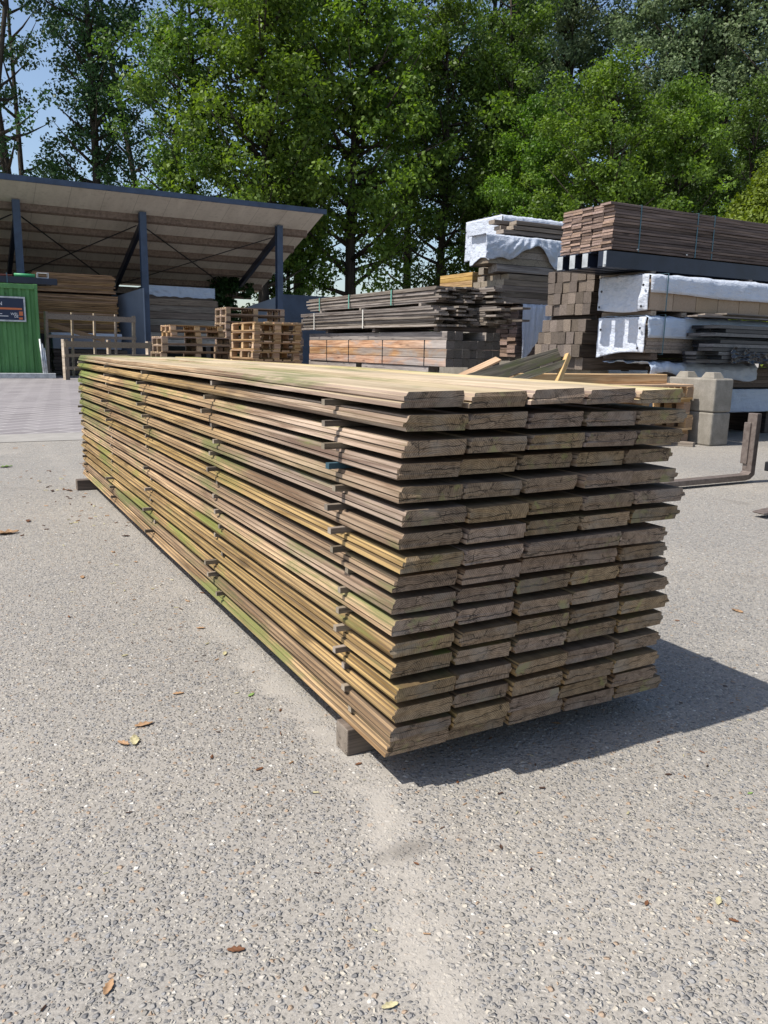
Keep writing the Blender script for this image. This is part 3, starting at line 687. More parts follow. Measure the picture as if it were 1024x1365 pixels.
# ------------------------------------------------------------------ pallets
def make_pallet(label, group, mat, L=1.2, D=.8, H=.144, name='pallet'):
    """long side along X, front left bottom corner at the origin"""
    t = thing(name, label, 'pallet', group=group)
    bt = H*.15; bh = H*.55
    for i in range(5):
        w = D/5*.82; o = lumber('deck_board', L, w, bt, mat, t); along_x(o, 0, D*(i+.5)/5, H-bt)
    for i in range(3):
        x = (.05, L/2, L-.05)[i]; o = lumber('cross_board', D, .1, bt, mat, t); o.location = (x, 0, H-2*bt-.0005)
        for j in range(3):
            y = (.05, D/2, D-.05)[j]; q = lumber('block', .1, .1, H-3*bt-.001, mat, t); q.location = (x, y-.05, bt)
    for j in range(3):
        y = (.05, D/2, D-.05)[j]; o = lumber('bottom_board', L, .1, bt-.0005, mat, t); along_x(o, 0, y, 0)
    return t
def stack_pallets(proto, n, x, y, z, rz, fmt, H, jit=.02, skip0=False):
    for i in range(n):
        t = proto if i == 0 and not skip0 else copy_tree(proto)
        t.location = (x + R.uniform(-jit,jit), y + R.uniform(-jit,jit), z + i*(H+.001)); t.rotation_euler = (0,0,rz + R.uniform(-.02,.02))
        k = n-i
        t['label'] = fmt.format('topmost' if k == 1 else 'lowest' if i == 0 else ORD[k]+' from top')
pa = make_pallet('p', 'bright pallets beside the sleepers', W_pal, 1.2, .8, .146)
stack_pallets(pa, 9, 3.60+.8, 11.0, 0, math.pi/2, 'bright new pallet, {}, in the stack beside the orange sleepers', .146)
pb = make_pallet('p', 'brown pallets in front of the shed post', W_palo, 1.32, .85, .134)
stack_pallets(pb, 8, 2.62, 13.0, 0, 0, 'wide brown pallet, {}, stack in front of the middle shed post', .134, .02)
pc = make_pallet('p', 'small pallets on the brown pallets', W_pal, .95, .75, .10)
stack_pallets(pc, 2, 2.80, 13.05, 8*.135+.001, 0, 'small pallet, {}, on top of the wide brown pallets', .10, .02)
pd = make_pallet('p', 'old pallets in front of the right shed post', W_palo, 1.35, .9, .16)
stack_pallets(pd, 11, 4.72, 16.0, 0, 0, 'old pallet, {}, stack in front of the right shed post', .16, .015)
pe = make_pallet('p', 'pallets behind the sleepers', W_palo, 1.2, .8, .16)
stack_pallets(pe, 9, 5.95, 14.6, 0, math.pi/2, 'grey pallet, {}, stack half hidden by the white strapped boards', .16, .02)
pf = make_pallet('p', 'new pale pallets beside the concrete blocks', W_new, 1.32, .42, .158)
stack_pallets(pf, 4, 4.85, 4.52, 0, 0, 'pale new pallet, {}, in the pile beside the concrete blocks', .158, .012)
pg = copy_tree(pf); pg.location = (3.35, 4.55, .0); pg['label'] = 'pale new pallet, lowest in the pile below the leaning planks'; pg['group'] = 'pallets under the leaning planks'
for i in range(3):
    q = copy_tree(pf); q.location = (3.37 + R.uniform(-.02,.02), 4.56, (i+1)*.159); q['label'] = 'pale new pallet, '+('second from the bottom','third from the bottom','topmost')[i]+' in the pile below the leaning planks'; q['group'] = 'pallets under the leaning planks'
o = lumber('pale_beam', 2.0, .12, .095, W_new); along_x(o, 3.84, 4.66, .642); tag(o, 'long pale squared beam lying on the new pallets', 'beam')
o = lumber('pale_beam', .55, .10, .07, W_new); along_x(o, 3.40, 4.82, .642); tag(o, 'short pale offcut beam at the left end of the new pallets', 'beam')
def leaner(a, b, w, t, mat, label, roll=1.3):
    a = Vector(a); b = Vector(b); d = b-a; L = d.length
    o = lumber('leaning_plank', L, w, t, mat, None)
    q = d.to_track_quat('Y', 'Z') @ Quaternion((0,1,0), roll); o.rotation_mode = 'QUATERNION'; o.rotation_quaternion = q; o.location = a
    return tag(o, label, 'plank', 'planks leaning on the new pallets')
leaner(onY(4.46,622,505), onY(4.60,742,470), .075, .03, W_lean, 'uppermost greenish plank leaning on the pale beam')
leaner(onY(4.38,640,510), onY(4.48,744,474), .075, .028, W_lean, 'middle greenish plank leaning on the pale beam')
leaner(onY(4.28,664,514), onY(4.38,752,484), .06, .028, W_lean, 'lowest greenish plank leaning on the pale beam')
leaner(onY(4.30,738,518), onY(4.42,755,474), .055, .04, W_new, 'short bright batten standing steeply beside the greenish planks')
leaner(onY(4.62,610,505), onY(4.72,664,480), .07, .02, W_new, 'thin pinkish board crossing behind the greenish planks', .4)
# ------------------------------------------------------------------ concrete blocks
def cblock(label, z, knob):
    x0, x1, y0, y1, h = 6.25, 6.53, 4.32, 4.98, .352
    t = thing('concrete_block', label, 'concrete block', (0,0,z), 0, 'stacked concrete blocks')
    MB().box(x0,x1,y0,y1,0,h-.003).build('body', M_conc, t, bevel=.016)
    if knob:
        for y in (4.48, 4.82):
            cx = (x0+x1)/2; s0, s1 = .085, .055
            MB().rings([[(cx-s, y-s, zz), (cx+s, y-s, zz), (cx+s, y+s, zz), (cx-s, y+s, zz)] for s, zz in ((s0,h-.004),(s1,h+.06))]).build('knob', M_conc, t, bevel=.006)
cblock('upper grey concrete block with two pyramid knobs on top', .353, True)
cblock('lower grey concrete block standing on the ground beneath the knobbed one', 0, False)
o = lumber('wood_offcut', .3, .08, .045, W_grey); o.location = (6.05, 4.35, 0); o.rotation_euler = (0,0,.4); tag(o, 'grey wood offcut on the ground beside the lower concrete block', 'offcut')
# ------------------------------------------------------------------ forklift carriage with its two forks
fl = thing('forklift', 'forklift front with two rusty forks lowered to the ground, mostly outside the right edge', 'forklift', (4.55, 2.44, 0))
def fork(y, xt, xh):
    w = .04
    prof = [(xt, .028), (xt+.02, .022), (xh-.05, .022), (xh, .03), (xh+.045, .06), (xh+.05, .52), (xh, .52), (xh-.004, .085), (xh-.03, .066), (xt+.3, .058), (xt, .036)]
    mb = MB(); mb.rings([[(x - 4.5, yy, z) for x, z in prof] for yy in (y-w, y+w)])
    return mb.build('fork', M_fork, fl, bevel=.004)
fork(.10, 3.02, 4.44); fork(-.83, 3.33, 4.44)
MB().box(-.075,-.015,.10,.155,.14,.45).build('fork_clip', M_fork, fl, bevel=.004)
MB().box(.0,.05,-1.0,.0,.36,.44).build('carriage_bar', M_black, fl, bevel=.006)
MB().box(.0,.05,-1.0,.0,.10,.17).build('carriage_bar', M_black, fl, bevel=.006)
for y in (-.12, -.72): MB().box(.055,.16,y-.05,y+.05,.04,2.1).build('mast_rail', M_black, fl, bevel=.006)
MB().box(.17,.5,-.9,.05,.1,.9).build('front_body', M_black, fl, bevel=.03)
# ------------------------------------------------------------------ open shed
sh = thing('open_shed', 'open lumber shed with a sloping roof on blue grey steel posts', 'shed')
XL, XRr, YF, YB = -9.0, 10.45, 23.5, 29.9
def rz(y): return 5.22 + (3.06-5.22)*(y-YF)/(YB-YF)
def slab(x0, x1, y0, y1, o0, o1):
    mb = MB(); mb.rings([[(x, y0, rz(y0)+o0), (x, y1, rz(y1)+o0), (x, y1, rz(y1)+o1), (x, y0, rz(y0)+o1)] for x in (x0, x1)]); return mb
def underside():
    m, nt = newmat('roof_underside_boards'); g = NT(nt); geo = g.n('NewGeometry'); P = geo.outputs['Position']
    w = g.n('SeparateXYZ'); g.l(P, w.inputs[0])
    fr = g.math('FRACT', g.math('DIVIDE', w.outputs[0], .92)); seam = g.math('GREATER_THAN', fr, .985)
    a = g.noise(g.scale(P, (3,.5,1)), 1.0, 5, .65); b = g.noise(P, 9, 4, .6)
    c = g.ramp(a, [(.3,(.48,.435,.37)),(.7,(.60,.55,.47))]); c = g.mix(g.ss(b, .5, .75, 0, .3), c, (.2,.17,.13)); c = g.mix(g.math('MULTIPLY', seam, .5), c, (.1,.085,.07))
    g.out(c, .85); return m
slab(XL, XRr, YF, YB, 0, .05).build('ceiling_panel', underside(), sh)
slab(XL-.03, XRr+.03, YF-.02, YB+.05, .052, .11).build('roof', M_roof, sh)
MB().box(XL-.03, XRr+.05, YF-.09, YF-.025, 5.19, 5.34).build('fascia', M_steelblue, sh)
for y in (24.75, 25.9, 27.0, 28.1, 29.2):
    slab(XL, XRr-.1, y-.07, y+.07, -.19, -.003).build('purlin', M_purlin, sh)
PX = [(-6.3,),(-2.4,),(1.36,),(4.86,),(9.27,)]
for (x,) in PX:
    mb = MB(); y = 24.5
    for (a, b, c, d) in ((-.10,.10,-.10,-.085),(-.10,.10,.085,.10),(-.008,.008,-.085,.085)): mb.box(x+a, x+b, y+c, y+d, 0, rz(y)-.02)
    mb.build('post', M_steelblue, sh)
    MB().bar((x, 24.62, rz(24.62)-.31), (x, YB-.1, rz(YB-.1)-.31), .12, .2).build('rafter', M_navy, sh)
    MB().box(x-.08, x+.08, YB-.35, YB-.2, 0, rz(YB)-.1).build('rear_post', M_navy, sh)
for (xa, xb) in ((1.36,4.86),(4.86,9.27),(-2.4,1.36)):
    for s in (0, 1):
        a, b = (xa, xb) if s == 0 else (xb, xa)
        MB().bar((a+.1*(1-2*s), 24.9, rz(24.9)-.235), (b-.1*(1-2*s), YB-.6, rz(YB-.6)-.235), .045, .02).build('wind_brace', M_black, sh)
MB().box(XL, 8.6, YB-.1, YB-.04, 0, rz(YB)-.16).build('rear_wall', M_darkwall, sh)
MB().box(XL, 10.0, YB-.5, YB-.4, 2.75, 2.98).build('rear_beam', M_purlin, sh)
# things stored in the shed
def xpack(label, x0, x1, y0, y1, z0, rows, h, mat, name='stored_board_pack', cols=2, cat='board pack'):
    t = thing(name, label, cat)
    d = (y1-y0)/cols
    for r in range(rows):
        for c in range(cols):
            o = lumber('board', x1-x0+R.uniform(-.06,.02), d*.97, h*.9, mat, t, 3, .003); along_x(o, x0+R.uniform(-.02,.03), y0+d*(c+.5), z0+r*h)
    return t
for i, x in enumerate((2.3, 3.6)):
    o = MB().box(x,x+.12,24.8,25.8,0,1.2).build('stack_support', W_dark); tag(o, ('left','right')[i]+' dark trestle under the brown board packs in the shed', 'trestle', 'trestles in the shed')
xpack('lower pack of brown boards in the left bay of the shed', 1.75, 4.10, 24.85, 25.75, 1.2, 22, .053, W_shed)
xpack('upper pack of thin brown boards in the left bay of the shed', 1.75, 4.02, 24.85, 25.75, 2.43, 13, .042, W_shed)
# long pale beams in the right bay
RB = [(1.3,.16,W_pale),(1.5,.15,W_pale),(1.7,.17,W_timd),(1.9,.17,W_pale),(2.12,.15,W_timd),(2.3,.16,W_grey),(2.5,.18,W_timd)]
zz = .9
for i, (a, h, m_) in enumerate(RB[:]):
    for c in range(3):
        o = lumber('stored_beam', 2.55 + R.uniform(-.1,.15), .28, .215, m_); along_x(o, 5.12 + R.uniform(-.03,.03), 26.1 + .15 + c*.29, zz)
        tag(o, 'long dusty beam in the right bay, '+('lowest' if i == 0 else 'topmost' if i == len(RB)-1 else ORD[len(RB)-i]+' from the top')+', '+('front','middle','rear')[c]+' of its layer', 'beam', 'beams stored in the right bay')
    zz += .222
for i, x in enumerate((5.4, 7.2)):
    o = MB().box(x,x+.15,26.1,27.0,0,.898).build('stack_support', W_dark); tag(o, ('left','right')[i]+' dark trestle under the pale beams in the shed', 'trestle', 'trestles under the pale beams')
pw = thing('torn_wrapped_pack', 'torn white film pack on top of the pale beams under the shed roof', 'wrapped pack')
MB().box(5.15,7.5,26.15,26.9,zz,zz+.36).build('board_core', W_dark, pw)
def torn(u, v):
    x = 5.1 + 2.45*u; z = zz + .40 - .36*v*(1-.35*abs(noise.noise(Vector((x*2.5,0,1)))))
    return (x, 26.12 - abs(.05*noise.fractal(Vector((x*3, z*5, 2)), .8, 2, 4)), z)
MB().grid(torn, 50, 12).build('torn_film', M_tarpb, pw, True, solid=.003)
o = MB().box(4.06,4.09,23.95,25.6,.02,2.42).build('grey_partition_panel', M_panel); 
bpy.data.objects.remove(o)
a0 = onY(24.1, 156, 391); 
mbp = MB(); P0 = onY(25.4, 157, 395); P1 = onY(24.2, 190, 375)
mbp.rings([[(p.x, p.y, .05), (p.x+.04, p.y, .05), (p.x+.04, p.y, z), (p.x, p.y, z)] for p, z in ((P0, 2.42), (P1, 2.62))])
tag(mbp.build('standing_screen', M_panel), 'tall plain blue grey panel standing beside the middle shed post', 'panel')
# two timber racks in front
def rack(label, y, y2, pxl, pxr, pyl, pyr, zb, mids, w, mat, second, lean=0.0, group='timber racks'):
    A = onY(y, pxl, pyl); B = onY(y2, pxr, pyr)
    t = thing('timber_rack', label, 'timber rack', (A.x, y, 0), math.atan2(y2-y, B.x-A.x), group)
    L = math.hypot(B.x - A.x, y2-y); h = (A.z + B.z)/2
    for f in (0, 1): MB().bar((L*f, lean*h, zb), (L*f, 0, h+.04), w, w, (0,1,0)).build('post', mat, t)
    MB().bar((-.04, -w*.55, h-.08), (L+.04, -w*.55, h-.08), .03, .15).build('rail', mat, t)
    for f in mids: MB().bar((L*f, lean*h, zb), (L*f, 0, h+.05), w*.7, w*.7, (0,1,0)).build('upright', mat, t)
    for z in second: MB().bar((-.04, -w*.5, z), (L+.04, -w*.5, z), .03, .08).build('lower_rail', mat, t)
    return t
W_rack = wood('rack_wood', (.52,.40,.27), (.74,.62,.45), vary=.1)
rack('low weathered timber rack standing in front of the shed beside the green container', 20.6, 21.6, 86, 198, 452, 459, .0, (.5,), .12, W_rack, (.30,.62))
rack('taller timber rack of thin uprights leaning in the left shed bay', 22.4, 23.3, 61, 178, 416, 424, .0, (.28,.53,.78), .08, W_rack, (1.1,), .05)
o = MB().bar(onY(22.9,62,431), onY(22.9,140,454), .04, .12).build('diagonal_board', W_new); tag(o, 'pale board lying diagonally behind the taller timber rack', 'board')
xpack('low dark boards behind the timber racks', 2.0, 4.1, 23.6, 24.3, .05, 7, .1, W_dark)
t = thing('white_box_pack', 'long white wrapped pack behind the timber racks', 'wrapped pack'); 
A = onY(23.55, 70, 452); B = onY(23.55, 163, 470)
MB().box(A.x,B.x,23.56,24.2,.76,1.12).build('pack_body', M_panel, t, bevel=.02); MB().box(A.x-.02,B.x+.02,23.55,24.22,1.125,1.22).build('lid', M_tarpb, t, bevel=.01)
# ------------------------------------------------------------------ green container
gc = thing('shipping_container', 'green corrugated steel container with a navy sign on its wall', 'container', (1.52, 21.9, 0))
def cgreen():
    m, nt = newmat('green_container_paint'); g = NT(nt); tc = g.n('TexCoord'); P = tc.outputs['Object']
    a = g.noise(g.scale(P, (5,5,.8)), 1.0, 6, .7); b = g.noise(P, 6, 5, .65)
    c = g.ramp(a, [(.3,(.055,.16,.05)),(.7,(.12,.30,.10))]); c = g.mix(g.ss(b, .60, .72, 0, .7), c, (.045,.06,.03))
    g.out(c, .55, a, .1, .01, .4); return m
M_green = cgreen()
def corr(u, v):
    x = -6.0*u; t = (x/.20) % 1.0
    d = 0 if t < .3 else (t-.3)/.15 if t < .45 else 1 if t < .8 else (1-t)/.2
    return (x-.06, .045*d, .12 + 2.18*v)
CH = 2.40
MB().grid(corr, 300, 1).build('front_wall', M_green, gc, solid=.004)
MB().box(-6.1,-.07,-.03,.05,CH-.12,CH).build('top_rail', M_green, gc, bevel=.008)
MB().box(-6.1,-.07,-.03,.05,.0,.13).build('bottom_rail', M_green, gc, bevel=.008)
MB().box(-.07,.0,-.035,.10,.0,CH+.004).build('corner_post', M_green, gc, bevel=.01)
MB().box(-.10,.006,-.04,.08,CH-.10,CH+.012).build('corner_casting', M_green, gc, bevel=.01)
MB().box(-.05,0,.10,2.4,.0,CH).build('end_wall', M_green, gc)
MB().box(-6.1,-.07,.06,2.4,CH-.05,CH-.002).build('roof', M_green, gc)
sg = thing('sign', 'navy and orange trade sign in a pale frame on the green container', 'sign', (1.52, 21.9, 0))
tr = onY(21.84, 31, 398); br = onY(21.84, 32.5, 427)
sx1 = tr.x-1.52; sz1, sz0 = tr.z, br.z
MB().box(sx1-2.2,sx1,-.062,-.042,sz0,sz1).build('board', M_sign, sg)
fr = MB()
fr.box(sx1-2.24,sx1+.04,-.072,-.04,sz1,sz1+.04).box(sx1-2.24,sx1+.04,-.072,-.04,sz0-.04,sz0).box(sx1,sx1+.04,-.071,-.041,sz0,sz1).box(sx1-2.24,sx1-2.2,-.071,-.041,sz0,sz1)
fr.build('frame', M_galv, sg)
def text(s, x, z, size, mat, parent, name='lettering', yy=-.066, align='RIGHT'):
    c = bpy.data.curves.new(name, 'FONT'); c.body = s; c.size = size; c.extrude = .0015; c.align_x = align
    o = bpy.data.objects.new('t', c); col.objects.link(o)
    me = bpy.data.meshes.new_from_object(o.evaluated_get(bpy.context.evaluated_depsgraph_get()))
    bpy.data.objects.remove(o)
    o = bpy.data.objects.new(name, me); col.objects.link(o); me.materials.append(mat); o.parent = parent
    o.location = (x, yy, z); o.rotation_euler = (math.pi/2,0,0); return o
H = sz1-sz0
text('N', sx1-.50, sz0+H*.66, .13, M_white, sg)
MB().box(sx1-2.1,sx1-.045,-.068,-.0625,sz0+H*.47,sz0+H*.56).build('orange_band', M_orange, sg)
for k, (a, b, z) in enumerate(((-.56,-.52,.27),(-.9,-.38,.17))):
    MB().box(sx1+a-.5,sx1+b,-.068,-.0625,sz0+H*z-.008,sz0+H*z+.008).build('small_lettering', M_white, sg)
text('WEL', sx1-.14, sz0+H*.22, .09, M_white, sg); text('DE', sx1-.14, sz0+H*.11, .08, M_white, sg)
MB().box(sx1-.12,sx1-.03,-.068,-.0625,sz0+H*.21,sz0+H*.40).build('logo_block', M_orange, sg); MB().box(sx1-.13,sx1-.04,-.068,-.0625,sz0+H*.03,sz0+H*.13).build('logo_block', M_orange, sg)
# load on the container
for i in range(3):
    t = thing('navy_beam', ('front','middle','rear')[i]+' navy beam lying on the green container', 'steel beam', group='navy beams on the container')
    x1 = 2.02 - i*.1; MB().box(-4.5,x1,21.9+i*.3,22.1+i*.3,2.42,2.58).build('beam_body', M_navy, t, bevel=.006); MB().box(x1+.001,x1+.008,21.92+i*.3,22.08+i*.3,2.44,2.56).build('end_plate', M_black, t)
t = MB().tube([(1.0,22.0,2.63),(1.5,22.0,2.63)], .045, 10).build('green_pipe', M_greenpipe, None, True); tag(t, 'short green pipe on the navy beams over the container', 'pipe')
t = MB().tube([(-1.5,22.02,2.61),(.96,22.02,2.61)], .025, 8).build('red_brown_pipe', simple('red_pipe',(.22,.07,.05),.6), None, True); tag(t, 'thin red brown pipe on the navy beams over the container', 'pipe')
t = MB().box(1.56,1.82,21.95,22.2,2.585,2.72).build('wire_crate', M_galv); tag(t, 'small pale wire crate beside the green pipe', 'crate')
m_ = t.modifiers.new('w','WIREFRAME'); m_.thickness = .02
strap_loop('x', 'x', .82, 21.88, 22.75, 2.41, 2.66, M_strapt, None); o = bpy.data.objects['x']; o.name = 'load_strap'; tag(o, 'thin blue strap round the load on the container', 'strap')
o = lumber('grey_sleeper', 7.8, .2, .13, M_galv); along_x(o, -6.0, 21.55, .004); tag(o, 'long silvery beam lying on the ground along the green container', 'beam')
for i in range(3):
    a = onY(21.7, 53+i*3, 452+i*6); b = onY(21.45, 59+i*2.2, 493)
    t = MB().tube([a, (b.x, 21.5+.0, .03)], .025, 8).build('leaning_pipe', M_galv, None, True); tag(t, ('leftmost','middle','rightmost')[i]+' pale pipe leaning at the right end of the green container', 'pipe', 'pipes leaning on the container')
# far panels right of the shed
a = onY(29.6, 330, 409); b = onY(29.6, 369, 396)
t = MB(); t.rings([[(p.x, 29.6, 0), (p.x, 29.64, 0), (p.x, 29.64, z), (p.x, 29.6, z)] for p, z in ((a, a.z), (b, b.z))]); tag(t.build('wall_panel', M_panel), 'pale blue grey wall panel with a slanted top behind the right shed post', 'wall panel')
a = onY(30.4, 372, 392); b = onY(30.4, 425, 394)
t = MB().box(a.x, b.x+1.0, 30.4, 30.45, 0, a.z); tag(t.build('fence_wall', M_steelblue), 'dark blue fence wall right of the shed under the trees', 'fence')
# ------------------------------------------------------------------ trees
def leaves_mesh(name, centers, radii, counts, size, mat, seed, flat=(1,1,.8), droop=.0):
    rg = np.random.default_rng(seed)
    cs = np.repeat(np.array(centers), counts, 0); rr = np.repeat(np.array(radii), counts)
    n = len(cs)
    d = rg.normal(size=(n,3)); d /= np.linalg.norm(d, axis=1)[:,None]
    rad = rg.random(n)**.45
    p = cs + d*(rr*rad)[:,None]*np.array(flat)
    nrm = rg.normal(size=(n,3)) + np.array([0,0,.7]) + d*.7; nrm /= np.linalg.norm(nrm, axis=1)[:,None]
    t = rg.normal(size=(n,3)); t -= (t*nrm).sum(1)[:,None]*nrm; t /= np.linalg.norm(t, axis=1)[:,None]
    b = np.cross(nrm, t)
    s = size*rg.uniform(.6,1.35,n)[:,None]
    v = np.empty((n,4,3)); v[:,0] = p - t*s*.55; v[:,1] = p + b*s*.36 + nrm*s*.1; v[:,2] = p + t*s*.6; v[:,3] = p - b*s*.36 + nrm*s*.1
    me = bpy.data.meshes.new(name)
    me.vertices.add(n*4); me.vertices.foreach_set('co', v.reshape(-1).astype(np.float32))
    me.loops.add(n*4); me.loops.foreach_set('vertex_index', np.arange(n*4, dtype=np.int32))
    me.polygons.add(n); me.polygons.foreach_set('loop_start', np.arange(0, n*4, 4, dtype=np.int32)); me.polygons.foreach_set('loop_total', np.full(n, 4, dtype=np.int32))
    at = me.attributes.new('rnd', 'FLOAT', 'FACE'); at.data.foreach_set('value', rg.random(n).astype(np.float32))
    me.update(); me.validate(); me.materials.append(mat)
    return me
def tree_meshes(kind, seed, H, Rr, base, nl, mat, size, trunk_r, clump=(.55,1.0), per=130, upright=.5, forks=1, dens=1.0, jit=.55):
    rr = random.Random(seed); mb = MB(); centers = []; radii = []
    tops = []
    for k in range(forks):
        ang = k*6.283/forks + rr.uniform(0,2); sp = (.0 if forks == 1 else .14)
        pts = []; n = 10; px = py = 0
        for i in range(n+1):
            t = i/n; off = sp*H*max(0, t-.08)
            px = math.cos(ang)*off + .25*math.sin(t*5+seed+k)*t; py = math.sin(ang)*off + .25*math.cos(t*4+seed)*t
            pts.append((px, py, t*H*.96))
        mb.tube(pts, [trunk_r*(1-.9*(i/n)**.8)*(1 if forks == 1 else .75) + .01 for i in range(n+1)], 8)
        tops.append(pts)
    for i in range(nl):
        pts = tops[i % len(tops)]
        t = base/H + (1-base/H)*((i+rr.random())/nl)**.9
        j = min(9, int(t*10/.96*.96)); f = t*10 - j
        a = Vector(pts[min(j,10)]); b = Vector(pts[min(j+1,10)]); o = a.lerp(b, min(1,max(0,f)))
        u = (o.z - base)/(H-base)
        prof = max(.18, math.sin(min(1, u*.85+.18)*math.pi)**.7) if kind != 'poplar' else max(.25, math.sin(min(1, u*.8+.2)*math.pi)**.5)
        L = Rr*prof*rr.uniform(.55,1.1); an = i*2.4 + rr.uniform(-.5,.5)
        d = Vector((math.cos(an), math.sin(an), upright*rr.uniform(.4,1.3))).normalized()
        p0 = o; p1 = o + d*L*.5 + Vector((0,0,-.05*L)); p2 = o + d*L
        mb.tube([p0, p1, p2], [trunk_r*.33*(1-.6*u)+.01, trunk_r*.18*(1-.6*u)+.008, .008], 5)
        nc = max(2, int(L*1.5))
        for c in range(nc):
            q = p0.lerp(p2, .35 + .68*(c+rr.random())/nc)
            q += Vector((rr.gauss(0,jit), rr.gauss(0,jit), rr.gauss(0,jit)))
            centers.append(tuple(q)); radii.append(rr.uniform(*clump))
    counts = [max(20, int(per*dens*(r_/.75)**2)) for r_ in radii]
    return mb, leaves_mesh(kind+'_crown', centers, radii, counts, size, mat, seed)
def tree_proto(kind, *a, **k):
    mb, lm = tree_meshes(kind, *a, **k)
    tm = bpy.data.meshes.new('trunk'); tm.from_pydata([tuple(p) for p in mb.v], [], mb.f); tm.update(); tm.materials.append(M_bark); tm.shade_smooth()
    return tm, lm
TP = [tree_proto('poplar', 11, 24, 3.0, 4.2, 84, L_poplar, .145, .30, clump=(.35,.8), per=185, upright=.9),
      tree_proto('poplar', 12, 25, 3.1, 5.0, 92, L_silver, .14, .26, clump=(.4,.85), per=215, upright=.9, forks=2),
      tree_proto('oak', 13, 14.5, 4.1, 2.6, 66, L_oak, .15, .26, clump=(.35,.85), per=205, upright=.65, jit=.62),
      tree_proto('maple', 14, 18, 3.6, 3.4, 66, L_mid, .15, .28, clump=(.35,.85), per=185, upright=.65, jit=.62),
      tree_proto('poplar', 15, 23, 2.5, 6.5, 40, L_poplar, .145, .27, clump=(.3,.65), per=150, upright=1.0, forks=3),
      tree_proto('poplar', 16, 25, 3.3, 5.0, 92, L_silver, .14, .26, clump=(.4,.9), per=215, upright=.9)]
def put_tree(i, px, d, s, rot, name, label, sz=1.0):
    r_ = ray(px, 470); r_.z = 0; r_.normalize(); p = CAM + r_*d; p.z = 0
    t = thing(name, label, 'tree', p, rot, 'trees behind the timber yard')
    t.scale = (s, s, s*sz)
    for nm, me in zip(('trunk','crown'), TP[i]):
        o = bpy.data.objects.new(nm, me); col.objects.link(o); o.parent = t
    return t
TREES = [
 (4, -25, 40, 1.05, .3, 'poplar_tree', 'thin leaning poplar at the left edge with bare lower stems'),
 (4, 40, 43, 1.0, 2.0, 'poplar_tree', 'several stemmed open poplar over the left end of the shed roof'),
 (0, 138, 41, 1.0, 4.2, 'poplar_tree', 'dark straight poplar with a visible trunk left of the middle shed post'),
 (4, 215, 47, 1.0, 1.1, 'poplar_tree', 'dark poplar behind the middle of the shed roof'),
 (3, 262, 37, .92, 3.0, 'maple_tree', 'mid green bushy tree left of the brightest tree'),
 (2, 352, 35, 1.12, .6, 'oak_tree', 'bright yellow green tree above the right half of the shed roof'),
 (0, 398, 42, 1.05, 5.1, 'poplar_tree', 'tall tree whose dark trunk stands just right of the shed roof corner'),
 (3, 386, 36, .5, 5.6, 'maple_tree', 'small slim tree beside the dark trunk right of the shed'),
 (2, 468, 37, 1.22, 2.7, 'oak_tree', 'bright leafy tree with a trunk behind the grey strapped boards'),
 (0, 540, 48, 1.05, 2.2, 'poplar_tree', 'tall dark poplar between the bright trees in the middle'),
 (3, 582, 40, .98, 1.4, 'maple_tree', 'dark trunked tree behind the golden orange boards'),
 (0, 640, 45, 1.05, .9, 'poplar_tree', 'tall poplar behind the highest white pack'),
 (2, 700, 38, .80, 4.4, 'oak_tree', 'lower bright green tree behind the highest white pack'),
 (5, 735, 50, 1.15, 3.3, 'poplar_tree', 'tall silvery poplar above the left end of the deck boards'),
 (2, 790, 35, .84, 1.9, 'oak_tree', 'bright low tree directly behind the left end of the deck boards'),
 (1, 835, 49, 1.12, .2, 'poplar_tree', 'tall silvery poplar above the middle of the deck boards'),
 (2, 885, 37, .80, 3.7, 'oak_tree', 'bright low tree behind the middle of the deck boards'),
 (5, 930, 48, 1.18, 1.6, 'poplar_tree', 'tall silvery poplar left of the clipped evergreen'),
 (3, 975, 38, .66, .5, 'maple_tree', 'mid green tree just left of the clipped evergreen'),
 (1, 1020, 46, 1.15, 2.9, 'poplar_tree', 'tall silvery poplar at the right edge'),
 (5, 1100, 46, 1.1, 5.2, 'poplar_tree', 'tall poplar cut off by the right edge'),
 (5, 885, 47, 1.1, 4.0, 'poplar_tree', 'pale silvery poplar above the right half of the deck boards'),
 (1, 690, 52, 1.15, .4, 'poplar_tree', 'far silvery poplar rising behind the highest white pack'),
 (3, 660, 42, 1.0, 2.4, 'maple_tree', 'dark mid green tree between the highest white pack and the golden boards'),
]
for a in TREES: put_tree(*a)
# low bushes at the foot of the trees
def bush(label, p, rx, h, n, mat, size, seed, name='bush', clump=(.35,.7), per=160):
    t = thing(name, label, 'bush', p, 0, 'bushes under the trees')
    rr = random.Random(seed); cs = []; rs = []; mb = MB()
    for i in range(n):
        an = rr.uniform(0,6.28); q = rr.random()**.5
        c = (math.cos(an)*rx*q, math.sin(an)*rx*q*.6, .3 + (h-.5)*rr.random()*(1-.45*q*q)); cs.append(c); rs.append(rr.uniform(*clump))
        if i % 3 == 0: mb.tube([(c[0]*.2, c[1]*.2, 0), (c[0]*.6, c[1]*.6, c[2]*.6), c], [.04,.025,.008], 5)
    mb.build('stem', M_bark, t)
    o = bpy.data.objects.new('foliage', leaves_mesh('bush_foliage', cs, rs, [max(15,int(per*(q/.5)**2)) for q in rs], size, mat, seed)); col.objects.link(o); o.parent = t
    return t
def gp(px, d):
    r_ = ray(px, 470); r_.z = 0; r_.normalize(); p = CAM + r_*d; p.z = 0; return p
